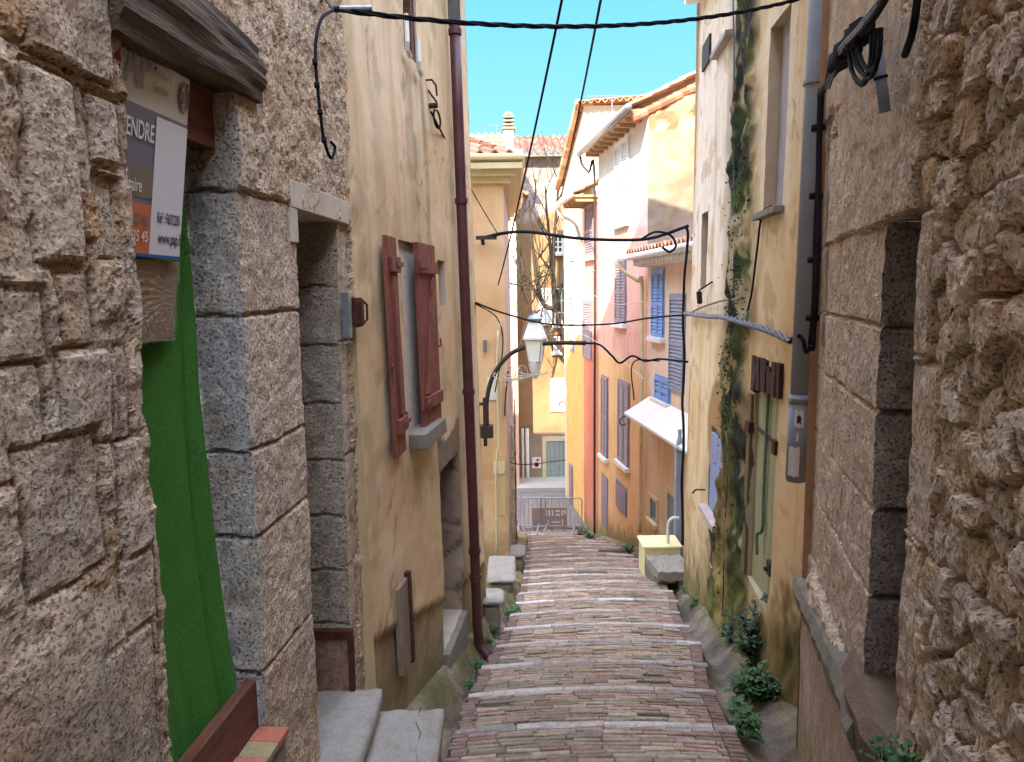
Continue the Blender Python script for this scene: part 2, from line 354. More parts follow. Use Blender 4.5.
def gnd():
    ys=np.concatenate([np.arange(-3,3,.06),np.arange(3,12,.022),np.arange(12,GY,.15),[GY,GY+.4,24,26,30]]); xs=np.concatenate([np.arange(-3.2,-1.3,.3),np.arange(-1.3,3.3,.05),np.arange(3.3,6,.3)])
    X,Y=np.meshgrid(xs,ys,indexing='ij')
    a,b=ile(Y),ire(Y)
    Z=np.where(Y<GY,-.27*Y,GZ)
    lw=np.where(Y<3.87,-1.18+.0797*Y,-1.355+.125*Y)+.05; rw=np.where(Y<3.95,.60+.275*Y,np.where(Y<11,1.68+.0886*Y,4.88-.115*Y))
    inside=(X>a-.02)&(X<b+.02)
    dl=a-X; dr=X-b
    n=fbm(X*3,Y*3,4,11); n2=fbm(X*11,Y*11,3,12)
    Z=Z-.06+.03*(n2-.5)
    Z=np.where(inside&(Y<12)&(Y>2.5),-.27*Y+crown(X,Y)+np.minimum(tread(Y),tread(Y+.03))-.012+.008*(n2-.5),Z)
    fl=np.clip(dl/np.maximum(a-lw,.05),0,1); fr=np.clip(dr/np.maximum(rw-b,.05),0,1)
    amp=np.where(Y<9.5,1,.25)
    Z=Z-np.where(dl>0, .07*ss(0,.3,fl)*(1-ss(.45,.75,fl)),0)+np.where(dl>0,.17*amp*ss(.6,1,fl),0)
    Z=Z-np.where(dr>0, .13*ss(0,.25,fr)*(1-ss(.35,.7,fr)),0)+np.where(dr>0,.10*np.where(Y<9,1,.3)*ss(.6,1,fr),0)
    Z=np.where(Y>GY-.5,np.maximum(Z,GZ-.05),Z)
    base=mix(mix(A('94836c'),A('6a5c4a'),ss(.35,.65,n)),A('4f4a36'),inside*.8*ss(.35,.6,n2))
    moss=A('6b6a3a'); gr=A('5d6b3c')
    base=mix(base,A('8d8067'),np.where(dl>0,ss(.5,.9,fl)*.8,0))
    base=mix(base,moss,np.clip(np.where(dl>0,ss(.45,.8,fl),0)*ss(.4,.62,n),0,1)*.8)
    base=mix(base,gr,np.clip(np.where(dr>0,1-ss(.05,.35,fr),0)*ss(.3,.55,n)*.75,0,1))
    base=mix(base,moss,np.clip(np.where(dr>0,ss(.5,.9,fr),0)*ss(.42,.6,n2*.5+n*.5),0,1)*.75)
    base=mix(base,A('5a5d68'),np.where(dr>0,ss(.2,.4,fr)*(1-ss(.5,.7,fr)),0)*.3)
    base=mix(base,A('6f6a66'),np.where(Y>GY-.3,1.0,0))
    mb=MB(); I=np.arange(X.size).reshape(X.shape)
    mb.add(np.stack([X,Y,Z],-1).reshape(-1,3).tolist(),np.stack([I[:-1,:-1].ravel(),I[1:,:-1].ravel(),I[1:,1:].ravel(),I[:-1,1:].ravel()],1).tolist(),base.reshape(-1,3).tolist())
    mb.build('ground',M['ground'],smooth=True,kind='structure')
    t=MB(); t.col=lin('7a745f'); t.add([(-600,-600,GZ-3.2),(900,-600,GZ-3.2),(900,1500,GZ-3.2),(-600,1500,GZ-3.2)],[(0,1,2,3)])
    t.build('terrain',M['ground'],kind='structure')
    t=MB(); t.col=lin('77726c'); t.add([(-20,GY+.3,GZ-.02),(20,GY+.3,GZ-.02),(20,29,GZ-.02),(-20,29,GZ-.02)],[(0,1,2,3)])
    t.build('cross_street',M['ground'],kind='structure')
gnd()
def paving():
    mb=MB(); cols=['a8887a','a07e6e','948a6c','a8937e','a48a76','ac8e78','988472','a69480','968674','b09c84','9c907e','b09680','8a7e6c','a89078','9c7a68']
    y=2.6; k=0
    nos=[S0+STEP*i for i in range(-3,24)]
    def brick(x0,x1,y0,y1,c,top=.0,dj=.004,edge=False):
        vs=[]
        for (x,yy) in ((x0,y0),(x1,y0),(x1,y1),(x0,y1)):
            zz=float(G(yy))+float(tread(np.array(min(max(yy,y0+1e-4),y1))))+float(crown(np.array(x),np.array(yy)))+top+rng.uniform(-dj,dj)
            vs.append((x+rng.uniform(-.003,.003),yy+rng.uniform(-.003,.003),zz))
        i=.006
        top4=[(vs[0][0]+i,vs[0][1]+i,vs[0][2]+.006),(vs[1][0]-i,vs[1][1]+i,vs[1][2]+.006),(vs[2][0]-i,vs[2][1]-i,vs[2][2]+.006),(vs[3][0]+i,vs[3][1]-i,vs[3][2]+.006)]
        low=[(a,b,z-.09) for a,b,z in vs]
        mb.add(low+vs+top4,[(0,1,5,4),(1,2,6,5),(2,3,7,6),(3,0,4,7),(4,5,9,8),(5,6,10,9),(6,7,11,10),(7,4,8,11),(8,9,10,11)],[c]*12)
    for ni,n0 in enumerate(nos[:-1]):
        n1=nos[ni+1]
        if n0>GY-1.0: break
        yy=n0+.004; rows=int((n1-.075-n0)/.052); rh=(n1-.075-n0)/rows
        for r_ in range(rows):
            a=float(ile(yy)); b=float(ire(yy))
            x=a+rng.uniform(-.03,.01)
            # edging brick, reddish
            w=.11; c=np.array(lin(rng.choice(['95766a','8a6c60','8a7668']))); brick(x,x+w-.008,yy,yy+rh-.007,tuple(c*rng.uniform(.8,1.1)),.004); x+=w
            while x<b-.12:
                L=rng.uniform(.17,.27); x1=min(x+L,b-.1)
                c=np.array(lin(rng.choice(cols)))*rng.uniform(.8,1.12)*(.78+.5*float(fbm(np.array(x*1.3),np.array(yy*1.3),3,700)))
                bow=.0
                if rng.random()>.02: brick(x,x1-.005,yy,yy+rh-.005,tuple(c),rng.uniform(-.006,.004),.005)
                x=x1
            c=np.array(lin(rng.choice(['95766a','8e7262','8a7668']))); brick(x,b,yy,yy+rh-.007,tuple(c*rng.uniform(.8,1.1)),.004)
            yy+=rh
    mb.build('brick_paving',M['brick'],kind='structure')
    mb=MB()
    def nbrick(x0,x1,y0,y1,c):
        # pale nosing stone with worn top
        n=4; vs=[]; fs=[]
        for i in range(n+1):
            x=x0+(x1-x0)*i/n
            for (yy,dz) in ((y0,-.08),(y0,0),(y0+.012,.010),(y1-.016,.011),(y1,-.002),(y1,-.12)):
                zz=G(y0+.03)+.026+float(crown(np.array(x),np.array(yy)))+dz+rng.uniform(-.003,.003)-.018*0
                vs.append((x,yy+rng.uniform(-.006,.006),zz))
        for i in range(n):
            for q in range(5):
                a=i*6+q; fs.append((a,a+6,a+7,a+1))
        fs += [tuple(range(6)),tuple(range(n*6,n*6+6))[::-1]]
        mb.add(vs,fs,[c]*len(vs))
    for n1 in nos[1:]:
        if n1>GY-1.2: break
        a=float(ile(n1))-.01; b=float(ire(n1))+.01; x=a
        while x<b-.15:
            L=rng.uniform(.4,.75); x1=min(x+L,b)
            if b-x1<.15: x1=b
            c=np.array(lin(rng.choice(['b0a498','c0b5a8','a0948a','b6a99c','cfc6ba'])))*rng.uniform(.8,1.1)
            nbrick(x+.004,x1-.004,n1-.068,n1-.004,tuple(c)); x=x1
    mb.build('step_edging',M['brick'],kind='structure')
paving()
# drain cover plates in the paving
for i,(px,py,w,d) in enumerate(((592,576,.55,.35),(612,553,.62,.3))):
    p=at_z(px,py,EYE); r=ray(px,py)
    t=(0-EYE)/(r.z+.27*r.y); c=Vector((0,0,EYE))+r*t
    mb=MB(); z=.075
    sl=lambda x,y,o=0: Vector((x,y,-.27*y+z+o))
    mb.box(sl,c.x-w/2,c.x+w/2,c.y-d/2,c.y+d/2,-.03,0.0)
    for k in range(6): mb.box(sl,c.x-w/2+.03,c.x+w/2-.03,c.y-d/2+.03+k*(d-.08)/6,c.y-d/2+.05+k*(d-.08)/6,0,.006)
    tag(mb.build('drain_cover',M['concrete']),['grey rectangular drain cover set in the brick ramp, nearer of the two','flat dark drain cover set in the brick ramp beside the right gutter, farther one'][i],'drain cover','drain covers in the ramp')

# ================================================================ LEFT STONE HOUSE
LW=Wall(-1.18,.0797,.008,1)
# dressed stones: px corners -> wall coordinates
def qpx(W,x0,y0,x1,y1):
    a=W.px(x0,y0); b=W.px(x1,y1); return [a[0],b[0],b[1],a[1]]
d1a=LW.px(156,500)[0]; d1b=LW.px(256,500)[0]; d1top=LW.px(226,90)[1]+.05
d2a=LW.px(305,424)[0]; d2b=LW.px(345,400)[0]; d2top=LW.px(294,208)[1]
s_end=LW.px(352,300)[0]
d1=(d1a,d1b,-.02,d1top,.30); d2=(d2a,d2b,-.62,d2top,.55)
jy=[LW.px(243,190)[1],LW.px(243,316)[1],LW.px(255,452)[1],LW.px(258,538)[1],LW.px(266,672)[1],-.55]
LB=[]   # (s0,s1,h0,h1,colour,proud)
def addb(x0,y0,x1,y1,c,pr=.03): q=qpx(LW,x0,y0,x1,y1); LB.append((*q,c,pr))
addb(16,-75,113,88,'9a826b',.05); addb(22,62,88,262,'bca58d',.045); addb(91,92,123,170,'b09c88',.035)
addb(60,270,97,343,'a38a72',.03); addb(60,352,118,438,'b09a84',.04); addb(119,345,136,440,'a08a78',.03)
addb(119,444,152,556,'a5917d',.045); addb(121,566,159,652,'a7937f',.04); addb(100,660,162,775,'a08c78',.04); addb(99,175,128,262,'b8a488',.0); addb(-30,285,54,362,'a8927a',.03); addb(-30,372,54,470,'b59f88',.028); addb(121,440-330,140,172-0,'a8947c',.02) if 0 else None; addb(20,452,112,560,'a5917a',.025)
for i in range(5):
    c=['b29c86','bba690','b5a08a','bda992','a38d76'][i]
    LB.append((d1b-.01,d2a+.01,jy[i+1],jy[i],c,.035))
for i in range(5):                        # narrow strip beyond the second door
    LB.append((d2b-.02,d2b+.17-.05*(i%2),d2top-.62*(i+1)+.0,d2top-.62*i,['ab957e','b19d88','a8957c','b09a82','a08a74'][i],.02))
def masonry(S,H,blocks,seed,cw=.2,ch=.13,mort=.5,amp=.05,cols=None,warp=.03,mcol='a98f74'):
    w1=(fbm(S*5,H*5,3,seed)-.5)*2; w2=(fbm(S*5+9,H*5+4,3,seed+5)-.5)*2
    f1,f2,iv,dx,dy=voro((S+w1*warp*1.5)/cw,(H+w2*warp)/ch,seed)
    e=f2-f1; fine=fbm(S*28,H*28,4,seed+3)-.5; mid=fbm(S*9,H*9,3,seed+8)-.5
    hs=(.35+.65*iv)*amp; b=ss(.02,.30,e)
    st=hs*ss(.0,.16,e)*(.75+.35*np.sqrt(np.clip(1-f1*f1,0,1)))+ (dx*(_h(iv*997,iv*331,3)-.5)+dy*(_h(iv*577,iv*131,4)-.5))*amp*.8*b
    mo=mort*amp+mid*amp*.9
    if isinstance(mort,np.ndarray): mo=mort*amp+mid*amp*.7
    g1,g2,gi,gx,gy=voro(S/.055+w1,H/.045+w2,seed+44); fac=(gx*(_h(gi*991,gi*313,5)-.5)+gy*(_h(gi*571,gi*137,6)-.5))*.012*b; pit=ss(.60,.72,fbm(S*30+7,H*30,2,seed+45))
    h=np.maximum(st+fac,mo)+fine*.011+mid*.007-pit*.005
    ism=ss(-.004,.006,mo-st)
    sc=pal(iv,cols or ['a58c74','b49b80','8e7a68','bda487','9a7d62','a8937d','c0ae98','8f8378','aa7f5f'])*(1+.35*(mid+fine))[...,None]
    mc=mix(A(mcol),A('bca489'),ss(.35,.65,fbm(S*4,H*4,4,seed+20)))*(1+.5*fine)[...,None]
    col=mix(sc,mc,ism)
    # dark cracks between stones where mortar has gone
    gap=(1-ss(.0,.10,e))*(1-ism); h=h-gap*.018; col=mix(col,A('6b5644'),gap*.7)
    wj=.008
    X=S+w1*.012+fine*.008; Y=H+w2*.012+fine*.008
    for (s0,s1,h0,h1,c,pr) in blocks:
        ed=np.minimum(np.minimum(X-s0,s1-X),np.minimum(Y-h0,h1-Y))
        m=ss(-.004,.004,ed)
        bh=pr+.012*mid+.012*fine-.014*(1-ss(0,.012,ed))+.01*(vn(S*3+c.__hash__()%7,H*3,seed)-.5)
        bc=A(c)*(1+.3*fine+.45*mid)[...,None]
        bc=mix(bc,A('8d9199'),.12*ss(.5,.7,fbm(S*6,H*6,3,seed+31)))
        bc=mix(bc,A('54473a'),.75*(1-ss(-.002,.008,ed)))
        h=h*(1-m)+bh*m; col=mix(col,bc,m)
        jn=ss(-.016,-.003,ed)*(1-m); h=h-jn*.012; col=mix(col,A('6d5947'),jn*.6)
    col=mix(col,A('e0d6c6'),ss(.60,.72,fbm(S*11+3,H*11,4,seed+61))*.12); cc_=(col*np.array([2.3,1.98,1.68])*(1+.25*(fbm(S*45,H*45,2,seed+62)-.5))[...,None]*(1-.2*pit)[...,None]); lim=np.array([.74,.605,.48]); return h,lim*(1-np.exp(-cc_/lim*1.15))
_c={}
def cached(fn):
    def d(S,H): _c['v']=fn(S,H); return _c['v'][0]
    def c(S,H): return _c['v'][1]
    return d,c
def lwf(S,H):
    mort=.78+.30*ss(1.9,2.3,S)*ss(1.5,1.9,H)+.2*ss(1.9,2.3,S)+.5*ss(-.2,.6,1.1-H)*ss(1.2,1.5,S)*0+ .45*ss(.55,.25,(H-1.0))*0
    low=ss(1.05,.75,H)*ss(1.9,1.7,S)          # smeared render low on the near wall
    mort=mort+low*.5
    h,col=masonry(S,H,LB,3,.17,.12,mort,.036,None,.03)
    sm=fbm(S*2.2+H*1.1,H*3.1,4,77); 
    col=mix(col,mix(A('ad9880'),A('a5744a'),ss(.5,.66,sm)),low*.55)
    wet=ss(.5,.75,fbm(S*5,H*2,3,91)); col=mix(col,A('8d8b88'),wet*.25)
    h=h*(1-.75*low)+low*.75*(.045+.02*(fbm(S*3,H*3,4,79)-.5)+.006*fbm(S*20,H*20,3,80))
    # reddish brick chips
    f1,f2,iv,_,_=voro(S/.12,H/.08,55); br=(iv>.95)&(f2-f1>.2)&(S<d1a); col=np.where(br[...,None],A('8c4a38'),col)
    return h-.036,col
def lwrev(T,Dp,fix,val):
    c=mix(A('b2aca6'),A('bcae9e'),ss(.35,.65,fbm(T*5,Dp*5,3,8)))*(1+.35*(fbm(T*25,Dp*25,3,9)-.5))[...,None]
    jd=np.zeros(T.shape)
    if fix=='s':
        for y in (jy[1:-1]+[jy[1]+.45] if val>=d1b-.01 and val<d2a+.01 or val<d1b else [d2top-.02-.31*k for k in range(1,9)]):
            m=1-ss(.004,.012,abs(T-y+.004*np.sin(Dp*40))); jd=jd+m*.015; c=mix(c,A('4b4540'),m*.8)
    if fix=='s' and val==d2b: c=mix(c,A('a8957c'),.7)
    return c,jd
d,c=cached(lwf)
base=LW.P(2.6,-.7,-.3)
stone_house=thing('stone_house','rough stone and mortar house front at the near left with two tall doorways','house',base)
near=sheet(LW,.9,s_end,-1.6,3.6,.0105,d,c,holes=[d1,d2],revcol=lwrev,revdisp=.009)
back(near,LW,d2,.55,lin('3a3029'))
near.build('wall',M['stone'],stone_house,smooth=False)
def cracks(S,H,sd,sc=.9):
    w1=(fbm(S*2.2,H*2.2,4,sd)-.5)*.9; w2=(fbm(S*2.2+7,H*2.2+3,4,sd+3)-.5)*.9
    f1,f2,iv,_,_=voro(S/sc+w1,H/(sc*1.6)+w2,sd); m=ss(.50,.60,fbm(S*.8+3,H*.8,3,sd+5)); return ss(.035,.008,f2-f1)*m
def plainf(c1,c2,sd,sc=1.5):
    return lambda S,H: mix(A(c1),A(c2),ss(.35,.65,fbm(S*sc,H*sc,4,sd)))
zero=lambda S,H: (fbm(S*2,H*2,3,4)-.5)*.02
far=MB()
sheet(LW,-9,.9,-1,11.3,.25,lambda S,H:(fbm(S*3,H*3,3,4)-.4)*.08,plainf('a58c74','bda487',5),mb=far)
sheet(LW,.9,s_end,3.6,11.3,.12,lambda S,H:(fbm(S*6,H*6,3,4)-.4)*.1,plainf('a58c74','bda487',5,5),mb=far)
far.add([LW.P(s,h,o) for s in (-6,s_end) for h in (-1,11.3) for o in (-.7,-5)],[(0,1,3,2),(4,5,7,6),(2,3,7,6),(0,1,5,4)],[lin('a58c74')]*8)
far.build('upper_wall',M['stone'],stone_house)
# timber lintel
bq=[LW.px(160,-10),LW.px(200,10),LW.px(223,36),LW.px(262,72),LW.px(266,104),LW.px(226,88),LW.px(200,77),LW.px(114,33),LW.px(106,-20)]
def beam():
    mb=MB(); s0=LW.px(104,0)[0]; s1=LW.px(252,90)[0]; n=60; m=10; vs=[];
    for i in range(n+1):
        s=s0+(s1-s0)*i/n
        top=d1top+.205+.02*math.sin(s*7)-.06*max(0,(s-s1+.35)/.35)**2; bot=d1top-.06+.02*math.sin(s*5+1)
        ring=[]
        for k in range(m+1):
            t=k/m; h=bot+(top-bot)*t; o=.035+.02*math.sin(t*math.pi)+.006*math.sin(s*5+t*19)+.02*(vn(np.array(s*4.),np.array(t*5.),3)-.5)
            ring.append(LW.P(s,h,float(o)))
        ring=[LW.P(s,bot,-.25)]+ring+[LW.P(s,top,-.1)]
        vs+=ring
    k=m+3; fs=[(i*k+q,(i+1)*k+q,(i+1)*k+q+1,i*k+q+1) for i in range(n) for q in range(k-1)]
    fs+= [tuple(range(n*k,n*k+k)),tuple(range(k))[::-1]]
    mb.add(vs,fs); mb.build('lintel',M['oldwood'],stone_house,smooth=False)
beam()
# board under the lintel, behind the sign
mb=MB(); q=LW.rect(150,60,207,150,); mb.box(LW.P,d1a,d1b-.005,d1top-.24,d1top-.01,-.14,-.075,.002); mb.build('lintel_board',M['redwood'],stone_house,bevel=.004)
# artificial-grass hanging closing the doorway
def turf():
    W=LW; ns,nh=70,130; vs=[];fs=[]
    for i in range(ns+1):
        for k in range(nh+1):
            s=d1a-.0+(d1b-d1a-.005)*i/ns; h=-.0+(d1top-.1+.0)*k/nh
            u=i/ns
            o=-.21+.09*max(0,1-k/nh*1.7)+.018*math.sin(u*9+h*.8)+.012*math.sin(h*3.1+u*3)-.045*max(0,1-abs(u-.86)/.09)*(.5+.5*math.sin(h*2+1))+.03*max(0,1-abs(u-.95)/.06)+.010*math.sin(u*31+h*1.3)*max(0,math.sin(h*2.2+u*4))+rng.uniform(-.0012,.0012)
            vs.append(W.P(s,h,o))
    for i in range(ns):
        for k in range(nh):
            a=i*(nh+1)+k; fs.append((a,a+nh+1,a+nh+2,a+1))
    mb=MB(); mb.add(vs,fs); o=mb.build('grass_sheet',M['turf'],None,smooth=True); md=o.modifiers.new('t','SOLIDIFY'); md.thickness=.012; md.offset=-1
    tag(o,'bright green artificial grass sheet hanging in the near left doorway','artificial grass')
turf()
# sale sign
def sign():
    o0=.0; tp=LW.P(LW.px(150,55)[0],LW.px(150,55)[1],-.035); W=Wall(0,.0797,.14,1); W=Wall(-(W.P(tp.y,tp.z,0).x-tp.x),.0797,.14,1)
    tl=W.px(112,34,o0); br=W.px(178,259,o0); tr=W.px(190,80,o0)
    s0=W.px(96,150,o0)[0]; s1=tr[0]; h1=tr[1]; h0=br[1]; 
    t=thing('sale_sign','cream, mauve and orange for-sale sign with white panel, hanging in the green doorway','sign',W.P((s0+s1)/2,h0,o0))
    w=s1-s0; H=h1-h0
    mb=MB(); mb.box(W.P,s0,s1,h0,h1,o0-.006,o0); mb.build('backing_panel',M['s_cream'],t)
    e=.0015
    mb=MB(); mb.box(W.P,s0,s1,h0+.005,h1-H*.25,o0,o0+e); mb.build('mauve_band',M['s_purple'],t)
    mb=MB(); mb.box(W.P,s0,s1,h0+H*.3,h0+H*.46,o0+e,o0+2*e); mb.build('taupe_band',M['s_brown'],t)
    mb=MB(); mb.box(W.P,s0,s1,h0+.005,h0+H*.27,o0+e,o0+2*e); mb.build('orange_band',M['s_orange'],t)
    ws=W.px(148,250,o0)[0]
    mb=MB(); mb.box(W.P,ws,s1-.004,h0+.008,h1-H*.27,o0+2*e,o0+3*e); mb.build('white_panel',M['s_white'],t)
    mb=MB(); mb.box(W.P,s0,s1,h0-.002,h0+.008,o0,o0+4*e); mb.build('blue_edge',M['s_blue'],t)
    tx=lambda s_,x,y,m,size,align='LEFT',sx=1.: (lambda q: text_mesh(s_,size,W,q[0],q[1],o0+4*e,M[m],t,align=align,sx=sx))(W.px(x,y,o0))
    pl=lambda s_,x,y,m,size,sx=1.: tx(s_,x,y,m,size,'RIGHT',sx)
    pl('PAP',149,92,'ink_mauve',.17,.62)
    tx('Particulier à',151,74,'ink_mauve',.033,sx=.6); tx('Particulier',151,90,'ink_mauve',.033,sx=.6)
    pl('À VENDRE',152,143,'ink_white',.072,.6); 
    pl('et',126,177,'ink_white',.05,.75); pl('propriétaire',140,192,'ink_white',.056,.62)
    pl('29 63 00',147,226,'ink_grey',.046,.75); pl('35 45',146,242,'ink_white',.046,.75)
    tx('Réf : F60/2281',155,222,'ink',.046,sx=.49); tx('www.pap.fr',156,243,'ink',.052,sx=.56)
    c=W.px(183,98,o0); mb=MB()
    for rr in (.045,.034):
        pts=[W.P(c[0]+math.cos(a)*rr*.62,c[1]+math.sin(a)*rr,o0+.003) for a in np.linspace(0,2*math.pi,25)]; mb.tube(pts,.0022,5)
    mb.box(W.P,c[0]-.006,c[0]+.006,c[1]-.018,c[1]+.018,o0,o0+.003); mb.build('round_emblem',M['ink_mauve'],t)
    mb=MB()
    for a in ((187,86),(155,68),(186,252)): 
        c=W.px(*a,o0); mb.lathe(W.P(c[0],c[1],o0+.001),[(.004,-.004),(.005,0),(.003,.004)],8)
    build_split(mb,'screw',M['iron'],t)
    # wrapped cardboard
    q0=W.px(110,300,o0-.02)[0]; a=W.px(177,262,o0-.02); b=W.px(179,338,o0-.02)
    t2=thing('wrapped_cardboard','brown cardboard panel wrapped in creased clear film, fixed below the sale sign','cardboard',W.P(a[0],b[1],o0-.03))
    mb=MB(); mb.box(W.P,q0,a[0],b[1],a[1],o0-.035,o0-.018,.002); mb.build('board',M['card'],t2,bevel=.003)
    # film with radiating creases
    mb=MB(); n=46; m=46; vs=[]; fs=[]; s0_,s1_=q0-.002,a[0]+.004; cx,cy=.96,.55
    for i in range(n+1):
        for k in range(m+1):
            u,v=i/n,k/m; ang=math.atan2(v-cy,(u-cx)*.8); rr=math.hypot(u-cx,v-cy)
            z=.005*abs(math.sin(ang*13+2*math.sin(rr*5)))*min(1,rr*4)+.004*rng.random()
            vs.append(W.P(s0_+(s1_-s0_)*u,b[1]-.004+(a[1]-b[1]+.006)*v,o0-.016+z))
    for i in range(n):
        for k in range(m): x=i*(m+1)+k; fs.append((x,x+m+1,x+m+2,x+1))
    mb.add(vs,fs); mb.build('plastic_film',M['film'],t2,smooth=False)
sign()
# threshold plank and tiled step of doorway one
mb=MB(); mb.box(LW.P,d1a-.1,d1b+.005,-.05,.25,-.085,-.04); o=mb.build('threshold_plank',M['redwood'],stone_house,bevel=.004)
def tilestep():
    mb=MB(); mb.box(LW.P,d1a+.05,d1b-.01,-1.3,.03,-.13,.07); mb.col=lin('8d7a66'); st=mb.build('door_step',M['concrete'],stone_house)
    cols=['a45c46','8c7a58','ac6654','92714e','a0604a','867858','a45c46']
    n=8; s=d1b-.005
    for i in range(n):
        mb=MB(); mb.col=lin(cols[i%7]); w=.095; mb.box(LW.P,s-w+.004,s,-.03+.06,.06+rng.uniform(-.002,.002),-.037,.085,.0015); mb.build('terracotta_tile',M['tile'],st,bevel=.003); s-=w
tilestep()
# doorway two: pale frame, step, rusty meter box
q=LW.rect(288,182,341,216)
mb=MB(); sA=LW.px(288,180)[0]; sB=LW.px(341,196)[0]; hT=LW.px(288,178)[1]; 
mb.col=lin('c9bda9'); mb.box(LW.P,sA,sB+.09,d2top,hT,-.3,.012,.003); mb.box(LW.P,sA,d2a+.002,LW.px(296,243)[1],d2top-.002,-.03,.011,.003)
mb.build('door_lintel',mat('pale_render','c4b7a2','b09f88',scale=8,bscale=50,bump=.4,fine=.15),stone_house,bevel=.004)
mb=MB(); z=-.45; 
mb.rough(-1.5,-.75,2.5,3.70,z-.10,z,.005,.04,.016); o=mb.build('doorstep_slab',M['slate'],stone_house,smooth=True)
mb=MB(); mb.box(WP,-1.5,-.775,2.5,3.68,-1.5,z-.102); mb.build('doorstep_base',M['concrete'],stone_house)
# meter box on the far reveal
sm=d2b
def revP(x,h,o): return Vector((LW.P(sm,h,0).x-x, LW.P(sm,h,0).y-o, h))
bx=MB(); bx.box(revP,.0,.30,-.14,-.09,.0,.03,.003); bx.box(revP,.0,.03,-.46,-.14,0,.026,.002); bx.box(revP,.27,.30,-.46,-.14,0,.026,.002); fr=bx.build('meter_frame',M['rust'],stone_house)
bx=MB(); bx.box(revP,.031,.269,-.46,-.141,-.01,.012,.003); bx.build('mortar_infill',mat('crumbly_infill','a58a78','7a4a3c',scale=22,bscale=60,bump=1,fine=.4),fr)
# old latch plates on the door edge
c=LW.px(344,315); P0=LW.P(c[0],c[1],.0)
mb=MB(); mb.box(LW.P,c[0]-.04,c[0]+.01,c[1]-.12,c[1]+.12,.0,.04); mb.build('galvanised_plate',M['galv'],stone_house,bevel=.003)
mb=MB(); s=c[0]+.06; mb.box(LW.P,s,s+.11,c[1]-.07,c[1]+.09,.02,.05); mb.box(LW.P,s+.02,s+.06,c[1]-.05,c[1]+.07,.05,.075); mb.tube([LW.P(s+.1,c[1]-.06,.05),LW.P(s+.13,c[1]-.03,.07),LW.P(s+.13,c[1]+.05,.07),LW.P(s+.1,c[1]+.08,.05)],.007); mb.build('rusty_latch',M['rust'],stone_house,bevel=.003)
# loose big stone step standing in the gutter
mb=MB(); z=-.60
mb.rough(-.96,-.41,2.5,3.74,z-.1,z,.006,.04,.016,4)
t=thing('stone_step_block','long grey stone slab step with a crack, lowest step by the second doorway','step',(-.7,3.5,-1.2))
mb.build('slab',M['slate'],t,smooth=True)
mb=MB(); mb.rough(-.93,-.43,2.5,3.72,-1.5,z-.1,.01,.06,.02,7); mb.build('riser',M['concrete'],t,smooth=True)
mb=MB(); p=[(-.55,3.74),(-.56,3.6),(-.52,3.5),(-.53,3.36),(-.49,3.22),(-.41,3.15)]; mb.tube([(x,y,z-.001) for x,y in p],.003,5); mb.build('crack',M['dark'],t)
# ================================================================ LEFT OCHRE HOUSE (same street line)
L1=Wall(-1.355,.125,-.015,1)
def roof_tiles(mb,Aq,Bq,Cq,Dq,pitch=.22,row=.34,amp=.055,cols=('c08a68','b67a58','cf9f7c','a96f50','c9977a','b88d70')):
    """pan-tile sheet: A-B eave, D-C ridge"""
    Aq,Bq,Cq,Dq=map(Vector,(Aq,Bq,Cq,Dq)); W_=(Bq-Aq).length; L_=((Dq-Aq).length+(Cq-Bq).length)/2
    nx=max(2,int(W_/pitch)); nr=max(1,int(L_/row)); N=(Bq-Aq).cross(Dq-Aq).normalized()
    if N.z<0: N=-N
    sub=8
    cc=[[np.array(lin(rng.choice(cols)))*rng.uniform(.75,1.15) for _ in range(nx)] for _ in range(nr)]
    for r_ in range(nr):
        vs=[];fs=[];cl=[]
        for i in range(nx*sub+1):
            u=i/(nx*sub); z=amp*math.sin(math.pi*2*i/sub); z=z if z>0 else z*.6
            for v,dz in ((r_/nr,.035),((r_+1)/nr+.02,.0)):
                v_=min(v,1.0); p=(Aq*(1-u)+Bq*u)*(1-v_)+(Dq*(1-u)+Cq*u)*v_+N*(z+dz+(.004*rng.random())); vs.append(p); cl.append(cc[r_][min(nx-1,i//sub)])
        # front lip
        k=len(vs)
        for i in range(nx*sub): fs.append((2*i,2*i+2,2*i+3,2*i+1))
        lip=[vs[2*i]-N*.03 for i in range(nx*sub+1)]; vs+=lip; cl+=[cl[2*i] for i in range(nx*sub+1)]
        for i in range(nx*sub): fs.append((2*i,k+i,k+i+1,2*i+2))
        mb.add(vs,fs,cl)
s_l1=LW.px(352,300)[0]; e_l1=L1.px(485,560)[0]
print('L1',s_l1,e_l1)
win=L1.rect(404,240,423,440); win=(L1.px(402,330)[0],L1.px(423,330)[0],L1.px(414,430)[1],L1.px(404,241)[1],.09)
nic=(L1.px(438,280)[0],L1.px(445,280)[0],L1.px(440,305)[1],L1.px(438,260)[1],.12)
dra=L1.px(441,520)[0]; drb=L1.px(461,520)[0]; drt=L1.px(441,470)[1]; drz=L1.px(461,618)[1]
dr=(dra,drb,drz,drt,.4)
uw=(L1.px(404,30)[0],L1.px(417,30)[0],L1.px(404,48)[1],L1.px(404,48)[1]+1.6,.14)
pa=L1.px(375,641); pb=L1.px(447,598); pc=L1.px(480,580)
def hpl(S): return np.interp(S,[pa[0],pb[0],e_l1],[pa[1],pb[1],pb[1]-.25*(e_l1-pb[0])])
